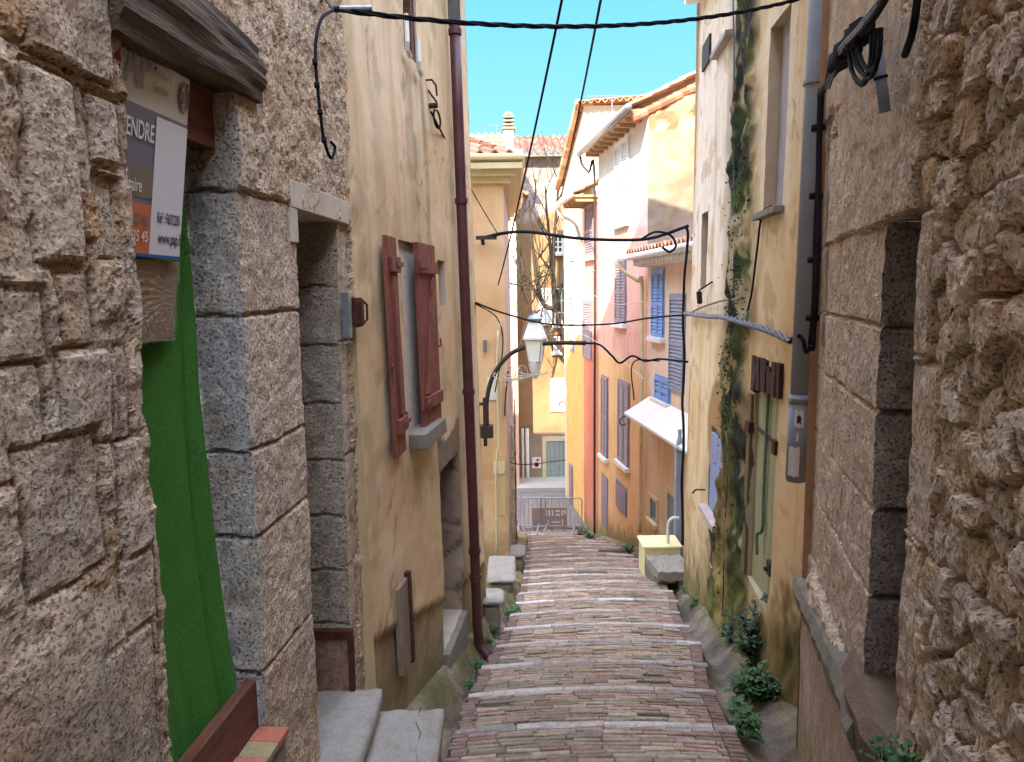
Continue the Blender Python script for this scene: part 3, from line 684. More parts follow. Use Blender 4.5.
def l1f(S,H):
    n=fbm(S*1.6,H*.9,4,31); n2=fbm(S*7,H*7,4,32); st=fbm(S*9,H*.5,4,33)
    col=mix(A('d8bc98'),A('ccaa82'),ss(.35,.65,n)); col=mix(col,A('d8c6a8'),ss(.5,.75,n2)*.3)
    col=mix(col,A('a39074'),ss(.48,.7,st)*.45*ss(-1,2.5,H))
    # dark run-off streaks under the upper window and sills
    for (x,y,w,l,k) in ((410,62,.16,3.4,.55),(421,66,.10,2.6,.6),(414,442,.25,.7,.35),(398,440,.1,.5,.35)):
        s_,h_=L1.px(x,y); col=mix(col,A('6e6344'),ss(w,.0,abs(S-s_-.03*np.sin(H*3)))*ss(0,.05,h_-H)*ss(l,l*.2,h_-H)*k*(.6+.6*ss(.4,.6,n2)))
    ck=cracks(S,H,501); col=mix(col,A('7a6648'),ck*.6); pt=ss(.62,.64,fbm(S*1.3+5,H*1.1,3,510)); col=mix(col,A('d2bd9c'),pt*.45); fl=ss(.66,.68,fbm(S*4,H*4,4,511)); col=mix(col,A('a58e6c'),fl*.5)
    bl=H-hpl(S); pm=ss(.012,-.012,bl+.02*(n2-.5))
    col=mix(col,mix(A('a38c6c'),A('877358'),ss(.4,.6,n2)),pm)
    gz=-.27*S; mo=ss(.75,.05,H-gz+.5*(n2-.5)); col=mix(col,mix(A('6c6c3c'),A('84795a'),ss(.4,.6,fbm(S*12,H*12,3,35))),mo*.85)
    col=mix(col,A('5c563a'),ss(.05,.0,abs(bl-.02))*ss(.45,.6,n2)*.8)
    h=(n-.5)*.03+(n2-.5)*.012-pm*.028
    # rough stones round the lower door
    dd=np.maximum(np.maximum(dra-S,S-drb),np.maximum(0,H-drt)); near=ss(.15,.07,dd+.1*(n2-.5))*(H<drt+.32)*(S<drb+.12)*(S>dra-.02)
    top=((S>dra-.05)&(S<drb+.05)&(H>drt-.01)&(H<drt+.26+.05*np.sin(S*7)))
    near=np.where(top,1,near*.55); col=mix(col,mix(A('8a7864'),A('6f5f4f'),n2),near); h=h+near*.01*(n2-.3)
    return h,col
d,c=cached(l1f)
def rubrev(T,Dp,fix,val):
    f1,f2,iv,_,_=voro(T/.38,Dp/.45+3,9); c=pal(iv,['9c8770','ab967c','8b7866','b5a189'])*(.7+.6*fbm(T*20,Dp*20,3,2))[...,None]
    c=mix(c,A('5d4e40'),1-ss(0,.12,f2-f1)); return c, -.012*ss(0,.2,f2-f1)*(.5+iv)
def l1rev(T,Dp,fix,val):
    if abs(val-dra)<1e-4 or abs(val-drb)<1e-4 or abs(val-drt)<1e-4: return rubrev(T,Dp,fix,val)
    return mix(A('b8ac98'),A('a39480'),fbm(T*9,Dp*9,3,3)), np.zeros(T.shape)
ochre=thing('plastered_house','ochre plastered house at left with red-brown shutters and a brown downpipe','house',L1.P(6.5,-2,-.3))
mb=sheet(L1,s_l1,e_l1,-3.2,4.2,.035,d,c,holes=[win,nic,dr,uw],revcol=l1rev,revdisp=.004)
back(mb,L1,dr,.4,lin('4a3d32')); back(mb,L1,nic,.12,lin('7d705a'))
e0=L1.P(e_l1,-3.2,0); 
mb.build('wall',M['plaster'],ochre,smooth=True)
mb=MB(); mb.col=lin('bfa077')
sheet(L1,s_l1,e_l1,4.2,10.5,.25,lambda S,H:(fbm(S,H,3,4)-.5)*.03,plainf('c6ae8c','b89f7c',5),mb=mb)
mb.add([L1.P(s,h,o) for s in (s_l1,e_l1) for h in (-3.4,10.5) for o in (-.6,-5.2)],[(0,1,3,2),(4,5,7,6),(2,3,7,6),(1,5,7,3)],[lin('bfa077')]*8)
mb.add([L1.P(s_l1,h,o) for h in (-3.4,10.5) for o in (0.01,-.6)],[(0,1,3,2)],[lin('b59a72')]*4); mb.add([L1.P(e_l1,h,o) for h in (-3.4,10.5) for o in (0,-.6)],[(0,1,3,2)],[lin('b59a72')]*4)
mb.build('upper_wall',M['plaster'],ochre)
mb=MB(); roof_tiles(mb,L1.P(s_l1-8,10.5,.35),L1.P(e_l1+.15,10.5,.35),L1.P(e_l1+.15,11.5,-4),L1.P(s_l1-8,11.5,-4)); mb.build('roof',M['tile'],ochre)
# blind window filling, sill, shutters
wn=MB(); wn.box(L1.P,win[0],win[1],win[2],win[3],-.088,-.03,.002); wnd=wn.build('window',mat('pale_window_render','cfc6b8','b3a796',scale=9,bscale=40,bump=.8,fine=.25),ochre)
mb=MB(); mb.box(L1.P,win[0]+.02,win[1]+.1,win[2]-.11,win[2],-.07,.13,.004); mb.build('sill',mat('mossy_sill','847c6e','6a6456',scale=8,bscale=50,bump=.7,fine=.3),wnd,bevel=.008)
def shutter_board(hs,ang,w,h0,h1,name='shutter'):
    """boarded shutter hinged at wall coordinate hs; ang from flat on the wall"""
    sg=1 if w>0 else -1; a=R(ang); w=abs(w)
    def P(u,h,o): return L1.P(hs+sg*(u*math.cos(a)-o*math.sin(a)*1), h, .03+u*math.sin(a)+o*math.cos(a))
    mb=MB(); nb=4
    for i in range(nb): mb.box(P,w*i/nb+.003,w*(i+1)/nb-.003,h0,h1,0,.028,.001)
    o=mb.build(name,M['redpaint'],wnd,bevel=.002)
    mb=MB()
    for hh in (h0+.15,h1-.22): mb.box(P,.02,w-.02,hh,hh+.09,.0285,.055)
    # diagonal brace
    dgn=[P(.06,h0+.26,.029),P(.15,h0+.26,.029),P(w-.06,h1-.25,.029),P(w-.15,h1-.25,.029)]; e=(P(0,0,.02)-P(0,0,0))
    mb.add(dgn+[v+e for v in dgn],[(0,1,2,3),(4,5,6,7),(0,1,5,4),(1,2,6,5),(2,3,7,6),(3,0,4,7)])
    mb.build('batten',M['redpaint'],wnd,bevel=.002)
    mb=MB()
    for hh in (h0+.2,h1-.17): mb.tube([P(-.03,hh-.05,.03),P(-.03,hh+.05,.03)],.014); mb.box(P,-.03,.14,hh-.014,hh+.014,.056,.062)
    mb.tube([P(w+.01,(h0+h1)/2-.1,.03),P(w+.05,(h0+h1)/2-.1,.03),P(w+.05,(h0+h1)/2-.04,.03)],.008)
    build_split(mb,'hinge',M['redpaint'],wnd)
wS=win[1]-win[0]
shutter_board(L1.px(401,330,.06)[0],3,-(L1.px(401,330,.06)[0]-L1.px(389,330,.06)[0]),win[2]-.05,win[3]-.01)
shutter_board(L1.px(421,330,.06)[0],3,L1.px(438,330,.08)[0]-L1.px(421,330,.06)[0],win[2]-.02,win[3]+.0)
# upper window
mb=MB(); mb.box(L1.P,uw[0],uw[1],uw[2],uw[3],-.14,-.10); w2=mb.build('window',M['glass'],ochre)
mb=MB(); sc=(uw[0]+uw[1])/2+.1
for a_,b_ in ((uw[0],uw[0]+.05),(sc,sc+.09),(uw[1]-.05,uw[1])): mb.box(L1.P,a_,b_,uw[2],uw[3],-.099,-.02)
mb.box(L1.P,uw[0],uw[1],uw[2],uw[2]+.07,-.1,-.019); mb.build('frame',M['redwood'],w2)
mb=MB()
for x,y0,y1 in ((406,14,47),(418,40,67)):
    a_=L1.px(x,y0,.05); b_=L1.px(x+1,y1,.05); mb.tube([L1.P(a_[0],a_[1],.05),L1.P(a_[0],b_[1]+.04,.05),L1.P(a_[0]+.02,b_[1],.04),L1.P(a_[0]+.14,b_[1]-.01,.03)],.017)
build_split(mb,'guard_bracket',M['white'],w2)
# small timber hatch at the foot of the wall
q=L1.rect(395,592,409,680); hb0=L1.px(396,683)[1]
mb=MB(); mb.box(L1.P,q[0],q[1],hb0,L1.px(395,590)[1],-.01,.028,.002); h_=mb.build('meter_hatch',mat('grey_board','8d7a66','6f5f50',scale=8,bscale=50,bump=.5,stretch=(2,2,.3),fine=.25),ochre,bevel=.003)
mb=MB(); tp=L1.px(395,590)[1]; mb.box(L1.P,q[1],q[1]+.05,hb0-.02,tp+.03,-.01,.04); mb.build('rusty_frame',M['rust'],h_)
# doorstep of lower door
z=drz
mb=MB(); mb.box(L1.P,dra-.03,drb+.02,z-.7,z-.01,-.38,.03,.003); mb.build('doorstep',M['concrete'],ochre,bevel=.012)
# brown downpipe
sp=L1.px(476,560,.09)[0]
mb=MB(); zt=L1.px(458,45)[1]; zb=G(sp)+.05
r_=.05; off=.08
mb.tube(curve([L1.P(sp,zt,off),L1.P(sp,0,off),L1.P(sp,zb+.5,off),L1.P(sp,zb+.02,off+.01),L1.P(sp-.06,zb-.13,off+.12)],6),r_,12); p=mb.build('downpipe',M['pipe_red'],ochre,smooth=True)
mb=MB(); mb.tube([L1.P(sp,zt-.02,off),L1.P(sp,10.4,off)],r_*1.12,12); mb.build('upper_section',M['pipe_grey'],p,smooth=True)
mb=MB()
for hh in (zt-1.6,zt-3.4,zt-.1,zt-5.0,-1.8,-1.1): mb.tube([L1.P(sp,hh,off),L1.P(sp,hh+.05,off)],r_*1.22,12)
build_split(mb,'collar',M['pipe_red'],p)
# hooks and insulator on the ochre wall
t=thing('wall_insulator','small rusty insulator knob with a hanging wire loop on the ochre wall','insulator',L1.P(*L1.px(430,108)))
s_,h_=L1.px(429,106); mb=MB(); mb.tube([L1.P(s_,h_,0),L1.P(s_,h_,.07)],.022); mb.tube([L1.P(s_-.02,h_+.12,0),L1.P(s_-.02,h_+.02,.07)],.008); mb.build('knob',M['rust'],t)
mb=MB(); lp=[L1.P(s_+.12*math.sin(a)+.1,h_-.08+.07*math.cos(a),.04) for a in np.linspace(0,5.6,16)]; mb.tube(lp,.009,6); mb.build('wire_loop',M['cable'],t)
s_,h_=L1.px(427,82); mb=MB(); mb.tube([L1.P(s_-.05,h_,0),L1.P(s_-.05,h_,.05),L1.P(s_+.1,h_,.05),L1.P(s_+.12,h_-.08,.05)],.008); tag(mb.build('wall_hook',M['rust'],None),'bent iron hook sticking out of the ochre wall above the insulator','hook')

# ================================================================ LEFT CREAM-ORANGE HOUSE further down
L2y=12.2; L2=Wall(L2y,0,-.015,1,'x'); cx=L2.px(509,540)[0]
eh=L2.px(475,158)[1]; 
corn=L2.P(cx,0); print('L2 corner',cx,eh)
SX=Wall(0,0,0); 
LS=Wall(cx-.012*L2y+0.0,.012,-.0,1); 
def l2f(c1,c2,sd):
    def f(S,H):
        n=fbm(S*2,H*1.3,4,sd); n2=fbm(S*8,H*8,3,sd+1); col=mix(A(c1),A(c2),ss(.35,.65,n)); g=ss(.9,.1,H+.27*L2y+.6*(n2-.5)); col=mix(col,A('8a7c5c'),g*.6)
        col=mix(col,A('d8c39a'),ss(.55,.7,n2)*.4*ss(-.8,-1.6,H)); return (n-.5)*.03,col
    return cached(f)
l2h=thing('plastered_house','pale orange house corner with a tiled eave, beyond the brown downpipe','house',(cx-1,L2y+1,G(12)))
d,c=l2f('dab48a','cea478',41)
w_=(cx-.62,cx-.2)
mb=sheet(L2,-4,cx,-4.2,eh,.06,d,c)
mb.build('end_wall',M['plaster'],l2h,smooth=True)
L2e=LS.px(515,520)[0]; L2e=18.6
d,c=l2f('b8a096','a58d84',43)
mb=sheet(LS,L2y,L2e,-6.2,eh,.1,d,c); mb.col=lin('b8a096')
mb.add([LS.P(L2e,-6.2,0),LS.P(L2e,eh,0),LS.P(L2e,eh,-5),LS.P(L2e,-6.2,-5)],[(0,1,2,3)],[lin('b8a096')]*4)
mb.build('wall',M['plaster'],l2h,smooth=True)
# pale door area, plaques on end wall
def onL2(x0,y0,x1,y1,o0,o1,name,m,parent=l2h,bevel=.004):
    a=L2.px(x0,y0,o1); b=L2.px(x1,y1,o1); mb=MB(); mb.box(L2.P,a[0],b[0],b[1],a[1],o0,o1,.001); return mb.build(name,m,parent,bevel=bevel)
onL2(487,378,497,400,-.01,.02,'plaque',M['white'])
onL2(498,320,502,420,-.01,.03,'corner_board',M['cream'])
onL2(497,455,506,515,-.01,.02,'pale_panel',mat('cream_patch','d8bf92','c8ab7c',scale=5,fine=.15),l2h)
onL2(493,462,505,474,.021,.05,'letter_slot',M['cream'])
onL2(483,340,487,352,-.01,.06,'meter_box',M['galv'])
mb=MB(); a=[L2.P(*L2.px(x,y,.05),.05) for x,y in ((498,330),(497,380),(499,440),(496,470),(497,560))]; mb.tube(curve(a,5),.02,6); mb.build('thin_pipe',M['cream'],l2h,smooth=True)
# roof of that house: hipped with overhang and gutter
ov=.30
mb=MB(); e1=Vector((-4.2,L2y-ov,eh)); e2=Vector((cx+ov,L2y-ov,eh)); e3=Vector((cx+ov+.1,L2e+.2,eh)); r1=Vector((-4.2,L2y+2.6,eh+1.35)); r2=Vector((cx-2.2,L2y+2.6,eh+1.35)); r3=Vector((cx-2.2,L2e,eh+1.35))
roof_tiles(mb,e1,e2,r2,r1,.24,.36); roof_tiles(mb,e2,e3,r3,r2,.24,.36); rf=mb.build('roof',M['tile'],l2h)
mb=MB(); mb.box(WP,-4.2,cx+ov-.03,L2y-ov+.03,L2y+.0,eh-.1,eh-.02); mb.box(WP,cx+.0,cx+ov-.03,L2y,L2e,eh-.1,eh-.02)
for i in range(3): mb.box(WP,-4.2,cx+.12+.1*i,L2y-.12-.1*i,L2y+.005,eh-.42+.1*i,eh-.32+.1*i,.002); mb.box(WP,cx,cx+.12+.1*i,L2y-.12-.1*i,L2e,eh-.419+.1*i,eh-.321+.1*i,.002)
mb.build('cornice',M['cream'],rf,bevel=.006)
mb=MB(); mb.tube([(-4.2,L2y-ov-.02,eh-.03),(cx+ov+.02,L2y-ov-.02,eh-.03),(cx+ov+.06,L2e+.2,eh-.03)],.055,8); mb.build('gutter',M['cream'],rf)
# rough stone buttress further down on the left
def pier():
    a=at_z(507,560,0); W=Wall(15.5,0,0,1,'x'); x0=W.px(507,520)[0]; x1=W.px(515,520)[0]; zt=W.px(510,425)[1]
    f=lambda S,H: masonry(S,H,[],21,.2,.18,.4,.05)
    d,c=cached(f); mb=sheet(W,x0-.35,x1,-5,zt,.03,d,c)
    W2=Wall(x1,0,0,1); mb=sheet(W2,15.5,19.5,-5.7,zt,.05,d,c,mb=mb)
    mb.add([W.P(x0-.35,zt,0),W.P(x1,zt,0),(x1,19.5,zt+.5),(x0-.35,19.5,zt+.5)],[(0,1,2,3)],[lin('a09080')]*4)
    o=mb.build('stone_buttress',M['stone'],None); tag(o,'tall narrow rough stone buttress at the left end of the lane','buttress')
pier()
# loose kerb stones and steps along the left foot
def block(x0,y0,x1,y1,ground_y,label,name='stone_step',m='slate',hgt=.25,dx=None,cat='step'):
    a=at_z(x0,y1,0) ; 
    r=ray((x0+x1)/2,y1); t=EYE/-(r.z+.27*r.y); yb=(r*t).y
    xa=at(x0,y1,yb).x; xb=at(x1,y1,yb).x; zt=at(x0,y0,yb).z; zb=G(yb)-.3
    L=ground_y
    t_=thing(name,label,cat,((xa+xb)/2,yb+L/2,zb+.3))
    zt=min(zt,G(yb)+hgt)
    mb=MB(); mb.rough(xa,xb,yb,yb+L,zt-.08,zt,.014,.05,.03,yb); mb.build('slab',M[m],t_,smooth=True)
    mb=MB(); mb.rough(xa+.02,xb-.05,yb+.03,yb+L-.02,zb-.3,zt-.085,.018,.06,.03,yb+2); mb.build('riser',M['concrete'],t_,smooth=True)
block(480,601,504,626,.38,'grey stone bench-like step just past the foot of the brown downpipe',hgt=.36)
block(487,580,516,592,1.0,'pale stone step against the pale orange house',hgt=.3)
block(509,548,526,570,.55,'rounded pale kerb stone at the left, farthest of the steps',name='kerb_stone',hgt=.3,cat='kerb stone')

# ================================================================ RIGHT STONE WALL
RS=Wall(.624,.275,-.003,-1); rs_end=3.95
print('RS end px', RS.px(803,500), 'at1024', RS.px(1024,400))
ra=RS.px(912,400)[0]; rb=RS.px(877,400)[0]; rt=RS.px(888,222)[1]; rz=RS.px(880,712)[1]
rd=(ra,rb,rz-.02,rt,.34)
RBk=[]
def rbk(x0,y0,x1,y1,c,pr): 
    a=RS.px(x0,y0); b=RS.px(x1,y1); s0,s1=sorted((a[0],b[0])); RBk.append((s0,s1,b[1],a[1],c,pr))
jr=[RS.px(885,222)[1],RS.px(885,328)[1],RS.px(877,412)[1],RS.px(872,510)[1],RS.px(868,597)[1],RS.px(866,705)[1]]
for i in range(5):
    m=rb+ (.55 if i%2 else .8); e=min(rs_end+.1,m+.75)
    RBk.append((rb-.02,m,jr[i+1],jr[i],['b39480','b99a84','b4917c','bd9c86','a98874'][i],.035)); RBk.append((m,e+.35,jr[i+1],jr[i],['b08c74','ba9780','ad8a74','b7927c','b08a74'][i],.032))
RBk.append((rb-.35,rb+.95,rt,rt+.62,'b29a84',.05))           # big lintel stone
RBk.append((rb+.95,rb+1.5,rt,rt+.5,'c0a286',.04)); RBk.append((rb+1.5,rb+2.1,rt,rt+.42,'b5957a',.035))
RBk.append((ra-.13,ra+.01,rt-.42,rt,'ab937c',.04)); RBk.append((ra-.22,ra+.01,rt-.95,rt-.44,'b0917a',.035)); RBk.append((ra-.16,ra+.01,rt-1.5,rt-.97,'a98c78',.035)); RBk.append((ra-.24,ra+.01,rz-.4,rt-1.52,'b3968a',.03))
pls=[RS.px(803,582),RS.px(866,700)]
def lh(S): return np.interp(S,[pls[1][0],pls[0][0]],[pls[1][1],pls[0][1]])
def rsf(S,H):
    lf=ss(rb+.05,ra-.1,S)
    mort=.10+.75*ss(ra-.42,ra-.1,S+.12*(fbm(S*6,H*3,3,5)-.5))*ss(1.75,1.3,H)+.5*ss(rb-.1,rb+.6,S)+.15*ss(.75,.1,H)
    w=.15; hh,cl=masonry(S,H,RBk,13,w,.115,mort,.050,['a98c72','b89c80','8f857e','b5a18a','a07c5c','9a9088','c0a88c','ab8468','8c7c70','b2937a'],.02,'a88a70')
    h,col=hh,cl
    # ochre stains
    col=mix(col,A('9a6236'),ss(.6,.74,fbm(S*4,H*4,4,66))*ss(rb,ra,S)*.5)
    # pink plaster patch top
    n=fbm(S*2.4,H*2,4,61); edge=H-(rt+.30+.35*(S-rb)*.6)+.5*(n-.5)
    pm=ss(-.01,.015,edge)*ss(rb-.25,rb-.1,S+.15*(n-.5)); fl=fbm(S*14,H*5,4,62)
    pcol=mix(A('c49c7a'),A('bca690'),ss(.4,.62,fl)); pcol=mix(pcol,A('a87050'),ss(.5,.7,fbm(S*7,H*1.2,3,64))*.6)
    col=mix(col,pcol,pm); h=h*(1-pm)+pm*(.055+.012*(fl-.5))
    # plaster strip beside the ochre house
    sp_=ss(rs_end-.35,rs_end-.25,S+.12*(n-.5)); col=mix(col,A('b8a084'),sp_*.8*(1-pm)); h=h*(1-.6*sp_)
    # plinth under the ledge
    below=ss(.0,-.02,H-lh(S)); ps=ss(rb-.3,rb-.05,S)
    k=below*ps; pc2=mix(A('b09886'),A('988472'),ss(.4,.6,fbm(S*6,H*2,4,71))); pc2=mix(pc2,A('6f6b46'),ss(.5,.1,H+.27*S+.5*(n-.5))*.8)
    col=mix(col,pc2,k); h=h*(1-k)+k*(.05+.015*(fl-.5))
    g_=col.mean(-1,keepdims=True)*np.array([1.12,.97,.88]); cc_=(col*.85+g_*.15)*np.array([2.7,2.45,2.25]); lim=np.array([.86,.73,.61]); col=lim*(1-np.exp(-cc_/lim*1.15)); return h-.036,col
d,c=cached(rsf)
def rsrev(T,Dp,fix,val):
    c=mix(A('beb2a8'),A('a89c96'),ss(.35,.65,fbm(T*6,Dp*6,3,8)))*(1+.4*(fbm(T*25,Dp*25,3,9)-.5))[...,None]; jd=np.zeros(T.shape)
    if fix=='s':
        for y in jr[1:-1]:
            m=1-ss(.004,.012,abs(T-y)); jd=jd+m*.014; c=mix(c,A('3f3835'),m*.8)
    return c,jd
rhouse=thing('stone_house','rubble stone house wall at the near right with a narrow dressed doorway','house',RS.P(3,-.9,-.4))
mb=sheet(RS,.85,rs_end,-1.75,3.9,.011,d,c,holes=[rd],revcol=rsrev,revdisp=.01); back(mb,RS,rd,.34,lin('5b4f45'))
# end face against ochre house
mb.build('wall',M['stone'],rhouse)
mb=MB(); mb.col=lin('a98468')
RB=Wall(.624+.195*.85,.08,-.003,-1); sheet(RB,-8,.85,-1.8,5,.3,lambda S,H:(fbm(S*3,H*3,3,4)-.4)*.1,plainf('a58c74','b39a80',5),mb=mb); sheet(RS,.85,rs_end,3.9,5.2,.2,lambda S,H:(fbm(S*3,H*3,3,4)-.3)*.06,plainf('b58c6e','a88468',5),mb=mb)
mb.add([RS.P(rs_end,h,o) for h in (-1.75,5.2) for o in (.02,-.6)],[(0,1,3,2)],[lin('a98468')]*4)
mb.add([RS.P(s,h,o) for s in (.9,rs_end) for h in (-1.8,5.2) for o in (-.7,-5)],[(0,1,3,2),(4,5,7,6),(2,3,7,6),(1,5,7,3)],[lin('a98468')]*8)
mb.build('upper_wall',M['plaster'],rhouse)
# sloping concrete ledge
mb=MB(); pts=[]; n=24
s0,s1=pls[1][0]-.12,pls[0][0]+.02
prof=[(-.02,-.10),(.07,-.09),(.085,-.03),(.06,.02),(.01,.05),(-.02,.05)]
vs=[]
for i in range(n+1):
    s=s0+(s1-s0)*i/n; h=float(lh(np.array(s)))-(.0 if i>1 else .03)
    for o,dh in prof: vs.append(RS.P(s,h+dh+rng.uniform(-.008,.008),o*(1-.25*i/n)+rng.uniform(-.007,.007)))
k=len(prof); fs=[(i*k+q,(i+1)*k+q,(i+1)*k+q+1,i*k+q+1) for i in range(n) for q in range(k-1)]+[tuple(range(k)),tuple(range(n*k,n*k+k))[::-1]]
mb.add(vs,fs); mb.build('ledge',M['concrete'],rhouse,smooth=False)
# threshold stone
mb=MB(); h0=rz; s_a,s_b=ra-.05,rb+.22; prof=[(-.33,0),(.03,.0),(.07,-.06),(.05,-.22),(.0,-.36)]; vs=[]
for i in range(9):
    s=s_a+(s_b-s_a)*i/8
    for o,dh in prof: vs.append(RS.P(s,h0+dh+rng.uniform(-.01,.01),o-(.05*(abs(i-4)/4)**3 if o>0 else 0)+rng.uniform(-.008,.008)))
fs=[(i*5+q,(i+1)*5+q,(i+1)*5+q+1,i*5+q+1) for i in range(8) for q in range(4)]+[tuple(range(5)),tuple(range(40,45))[::-1]]
mb.add(vs,fs); mb.build('threshold_stone',mat('brown_stone','8b7462','75604f',scale=8,bscale=60,bump=1,dist=.012,fine=.35),rhouse)

# ================================================================ RIGHT OCHRE HOUSES
RY=Wall(1.70,.0886,.012,-1); ry_end=RY.px(684,560)[0]; print('RY end',ry_end)
ms=RY.px(733,420)[0]; ms_h=.30
top_ry=RY.px(697,3)[1]; print('RY top',top_ry)
bw=RY.px(787,110)[0]; bw2=RY.px(768,110)[0]
blind=(bw,bw2,RY.px(778,208)[1],RY.px(778,20)[1],.12)
da=RY.px(775,490)[0]; db=RY.px(751,490)[0]; dt_=RY.px(763,388)[1]; dz_=RY.px(770,612)[1]
door=(da,db,dz_,dt_,.10)
slot=(RY.px(707,250)[0],RY.px(701,250)[0],RY.px(704,288)[1],RY.px(704,213)[1],.08)
sl2=(RY.px(722,560)[0],RY.px(716,560)[0],RY.px(716,600)[1]*0+RY.px(713,566)[1],RY.px(713,541)[1],.06); sl2=(RY.px(715,553)[0],RY.px(711,553)[0],sl2[2],sl2[3],.06)
bluew=(RY.px(722,470)[0],RY.px(709,470)[0],RY.px(714,516)[1],RY.px(714,428)[1],.09)
def ryf(S,H):
    n=fbm(S*1.5,H*1,4,81); n2=fbm(S*8,H*8,4,82); st=fbm(S*10,H*.45,4,83)
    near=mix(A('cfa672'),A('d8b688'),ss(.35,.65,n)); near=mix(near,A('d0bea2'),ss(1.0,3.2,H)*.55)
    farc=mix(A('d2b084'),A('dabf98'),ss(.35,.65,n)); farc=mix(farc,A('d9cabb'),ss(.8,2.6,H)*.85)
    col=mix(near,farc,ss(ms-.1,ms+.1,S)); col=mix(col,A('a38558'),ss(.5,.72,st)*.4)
    gz=-.27*S
    # moss stained joint between the two houses
    wob=.4*(fbm(S*0+3,H*1.2,3,84)-.5); dmo=S-ms-wob
    wid=.5+.6*ss(1.6,-1.0,H)+.5*(fbm(S*2.5,H*3,3,89)-.5)
    mm=ss(wid+.45,wid*.5,abs(dmo-.05)); inw=.42+.45*ss(1.6,-1.0,H)+.25*(fbm(S*0+9,H*2.2,3,93)-.5); inn=ss(inw+.14,inw-.1,abs(dmo)+.35*(n2-.5))
    dark=mix(A('4c412c'),A('665a3e'),ss(.4,.6,n2)); col=mix(col,dark,mm*.95); core=mix(A('24261a'),A('38421c'),ss(.45,.6,fbm(S*6,H*3,4,85))); col=mix(col,core,inn)
    h=(n-.5)*.03+(n2-.5)*.012+inn*(.16*fbm(S*4,H*5,4,86)-.05)
    ck=cracks(S,H,601); col=mix(col,A('806844'),ck*.6); pt=ss(.62,.64,fbm(S*1.1+5,H*1.1,3,610)); col=mix(col,A('d6bd96'),pt*.4); fl=ss(.64,.66,fbm(S*4,H*4,4,611)); col=mix(col,A('a8895c'),fl*.5)
    # damp foot
    mo=ss(1.1,.1,H-gz+.9*(n2-.5)+.5*(n-.5)); col=mix(col,mix(A('6d6a3a'),A('4e4a2c'),ss(.4,.6,fbm(S*5,H*3,3,87))),mo*.85)
    mo2=ss(1.15,.5,H-gz+.8*(n2-.5)+.5*(n-.5))*ss(5.9,5.3,S); col=mix(col,mix(A('6a5e36'),A('40401f'),ss(.4,.6,fbm(S*6,H*4,4,97))),mo2); bot=ss(.9,.0,H-gz)*ss(7.2,6.0,S); h=h+bot*(.06+.1*(fbm(S*3,H*3,3,88)-.4))
    col=mix(col,A('c09458'),ss(.5,.7,n)*ss(.8,-1,H)*.3)
    # brown arch patch over the blue window
    bc=(bluew[0]+bluew[1])/2; ar=ss(.03,-.03,np.sqrt(((S-bc)/(bluew[1]-bluew[0])/.72)**2+((H-bluew[3]+.05)/.62)**2)-1)*(H>bluew[3]-.5)
    col=mix(col,A('9a7248'),ar*.9); h=h-ar*.02
    # render band around blind window
    for q in (blind,):
        dd=np.maximum(np.maximum(q[0]-S,S-q[1]),np.maximum(q[2]-H,H-q[3])); col=mix(col,A('d8c8b4'),ss(.16,.14,dd)*.45)
    # crack
    cr=ss(.02,.0,abs(S-(RY.px(756,100)[0])-.07*(fbm(S*0,H*5,3,90)-.5)*2))*(H<4.5)*(H>1.0); col=mix(col,A('8a7452'),cr*.7)
    return h,col
d,c=cached(ryf)
def ryrev(T,Dp,fix,val): return mix(A('bba990'),A('a8967c'),fbm(T*9,Dp*9,3,3)),np.zeros(T.shape)
ryh=thing('plastered_house','yellow-ochre house at right with a tall pale boarded door and blind window','house',RY.P(6.5,G(6.5),-.3))
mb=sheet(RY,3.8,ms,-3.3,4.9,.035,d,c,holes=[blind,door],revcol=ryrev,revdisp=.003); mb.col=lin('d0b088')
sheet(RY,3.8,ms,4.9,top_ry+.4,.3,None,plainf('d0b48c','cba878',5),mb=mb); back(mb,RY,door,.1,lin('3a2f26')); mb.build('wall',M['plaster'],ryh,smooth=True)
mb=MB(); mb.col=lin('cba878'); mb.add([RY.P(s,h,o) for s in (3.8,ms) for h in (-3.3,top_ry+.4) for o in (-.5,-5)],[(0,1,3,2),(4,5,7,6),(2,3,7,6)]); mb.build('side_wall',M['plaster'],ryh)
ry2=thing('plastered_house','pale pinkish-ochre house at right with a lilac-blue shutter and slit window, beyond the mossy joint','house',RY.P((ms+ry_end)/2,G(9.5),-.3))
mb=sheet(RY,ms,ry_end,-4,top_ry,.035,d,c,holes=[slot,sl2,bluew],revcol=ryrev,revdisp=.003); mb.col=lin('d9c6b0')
back(mb,RY,slot,.08,lin('8c8695')); back(mb,RY,sl2,.06,lin('5a6a94'))
mb.build('wall',M['plaster'],ry2,smooth=True)
mb=MB(); sheet(Wall(RY.P(ry_end,0,0).y,0,0,-1,'x'),RY.P(ry_end,0,0).x+.02,6.5,-5,top_ry,.3,None,plainf('d9c6b0','cdb79c',7),mb=mb); mb.add([RY.P(ry_end,h,o) for h in (-4,top_ry) for o in (0,-.3)],[(0,1,3,2)],[lin('d4bd9c')]*4)
mb.add([RY.P(ms,-4,-.5),RY.P(ms,top_ry,-.5),RY.P(ms,top_ry,-4.5),RY.P(ms,-4,-4.5)],[(0,1,2,3)],[lin('d4bd9c')]*4); mb.build('end_wall',M['plaster'],ry2)
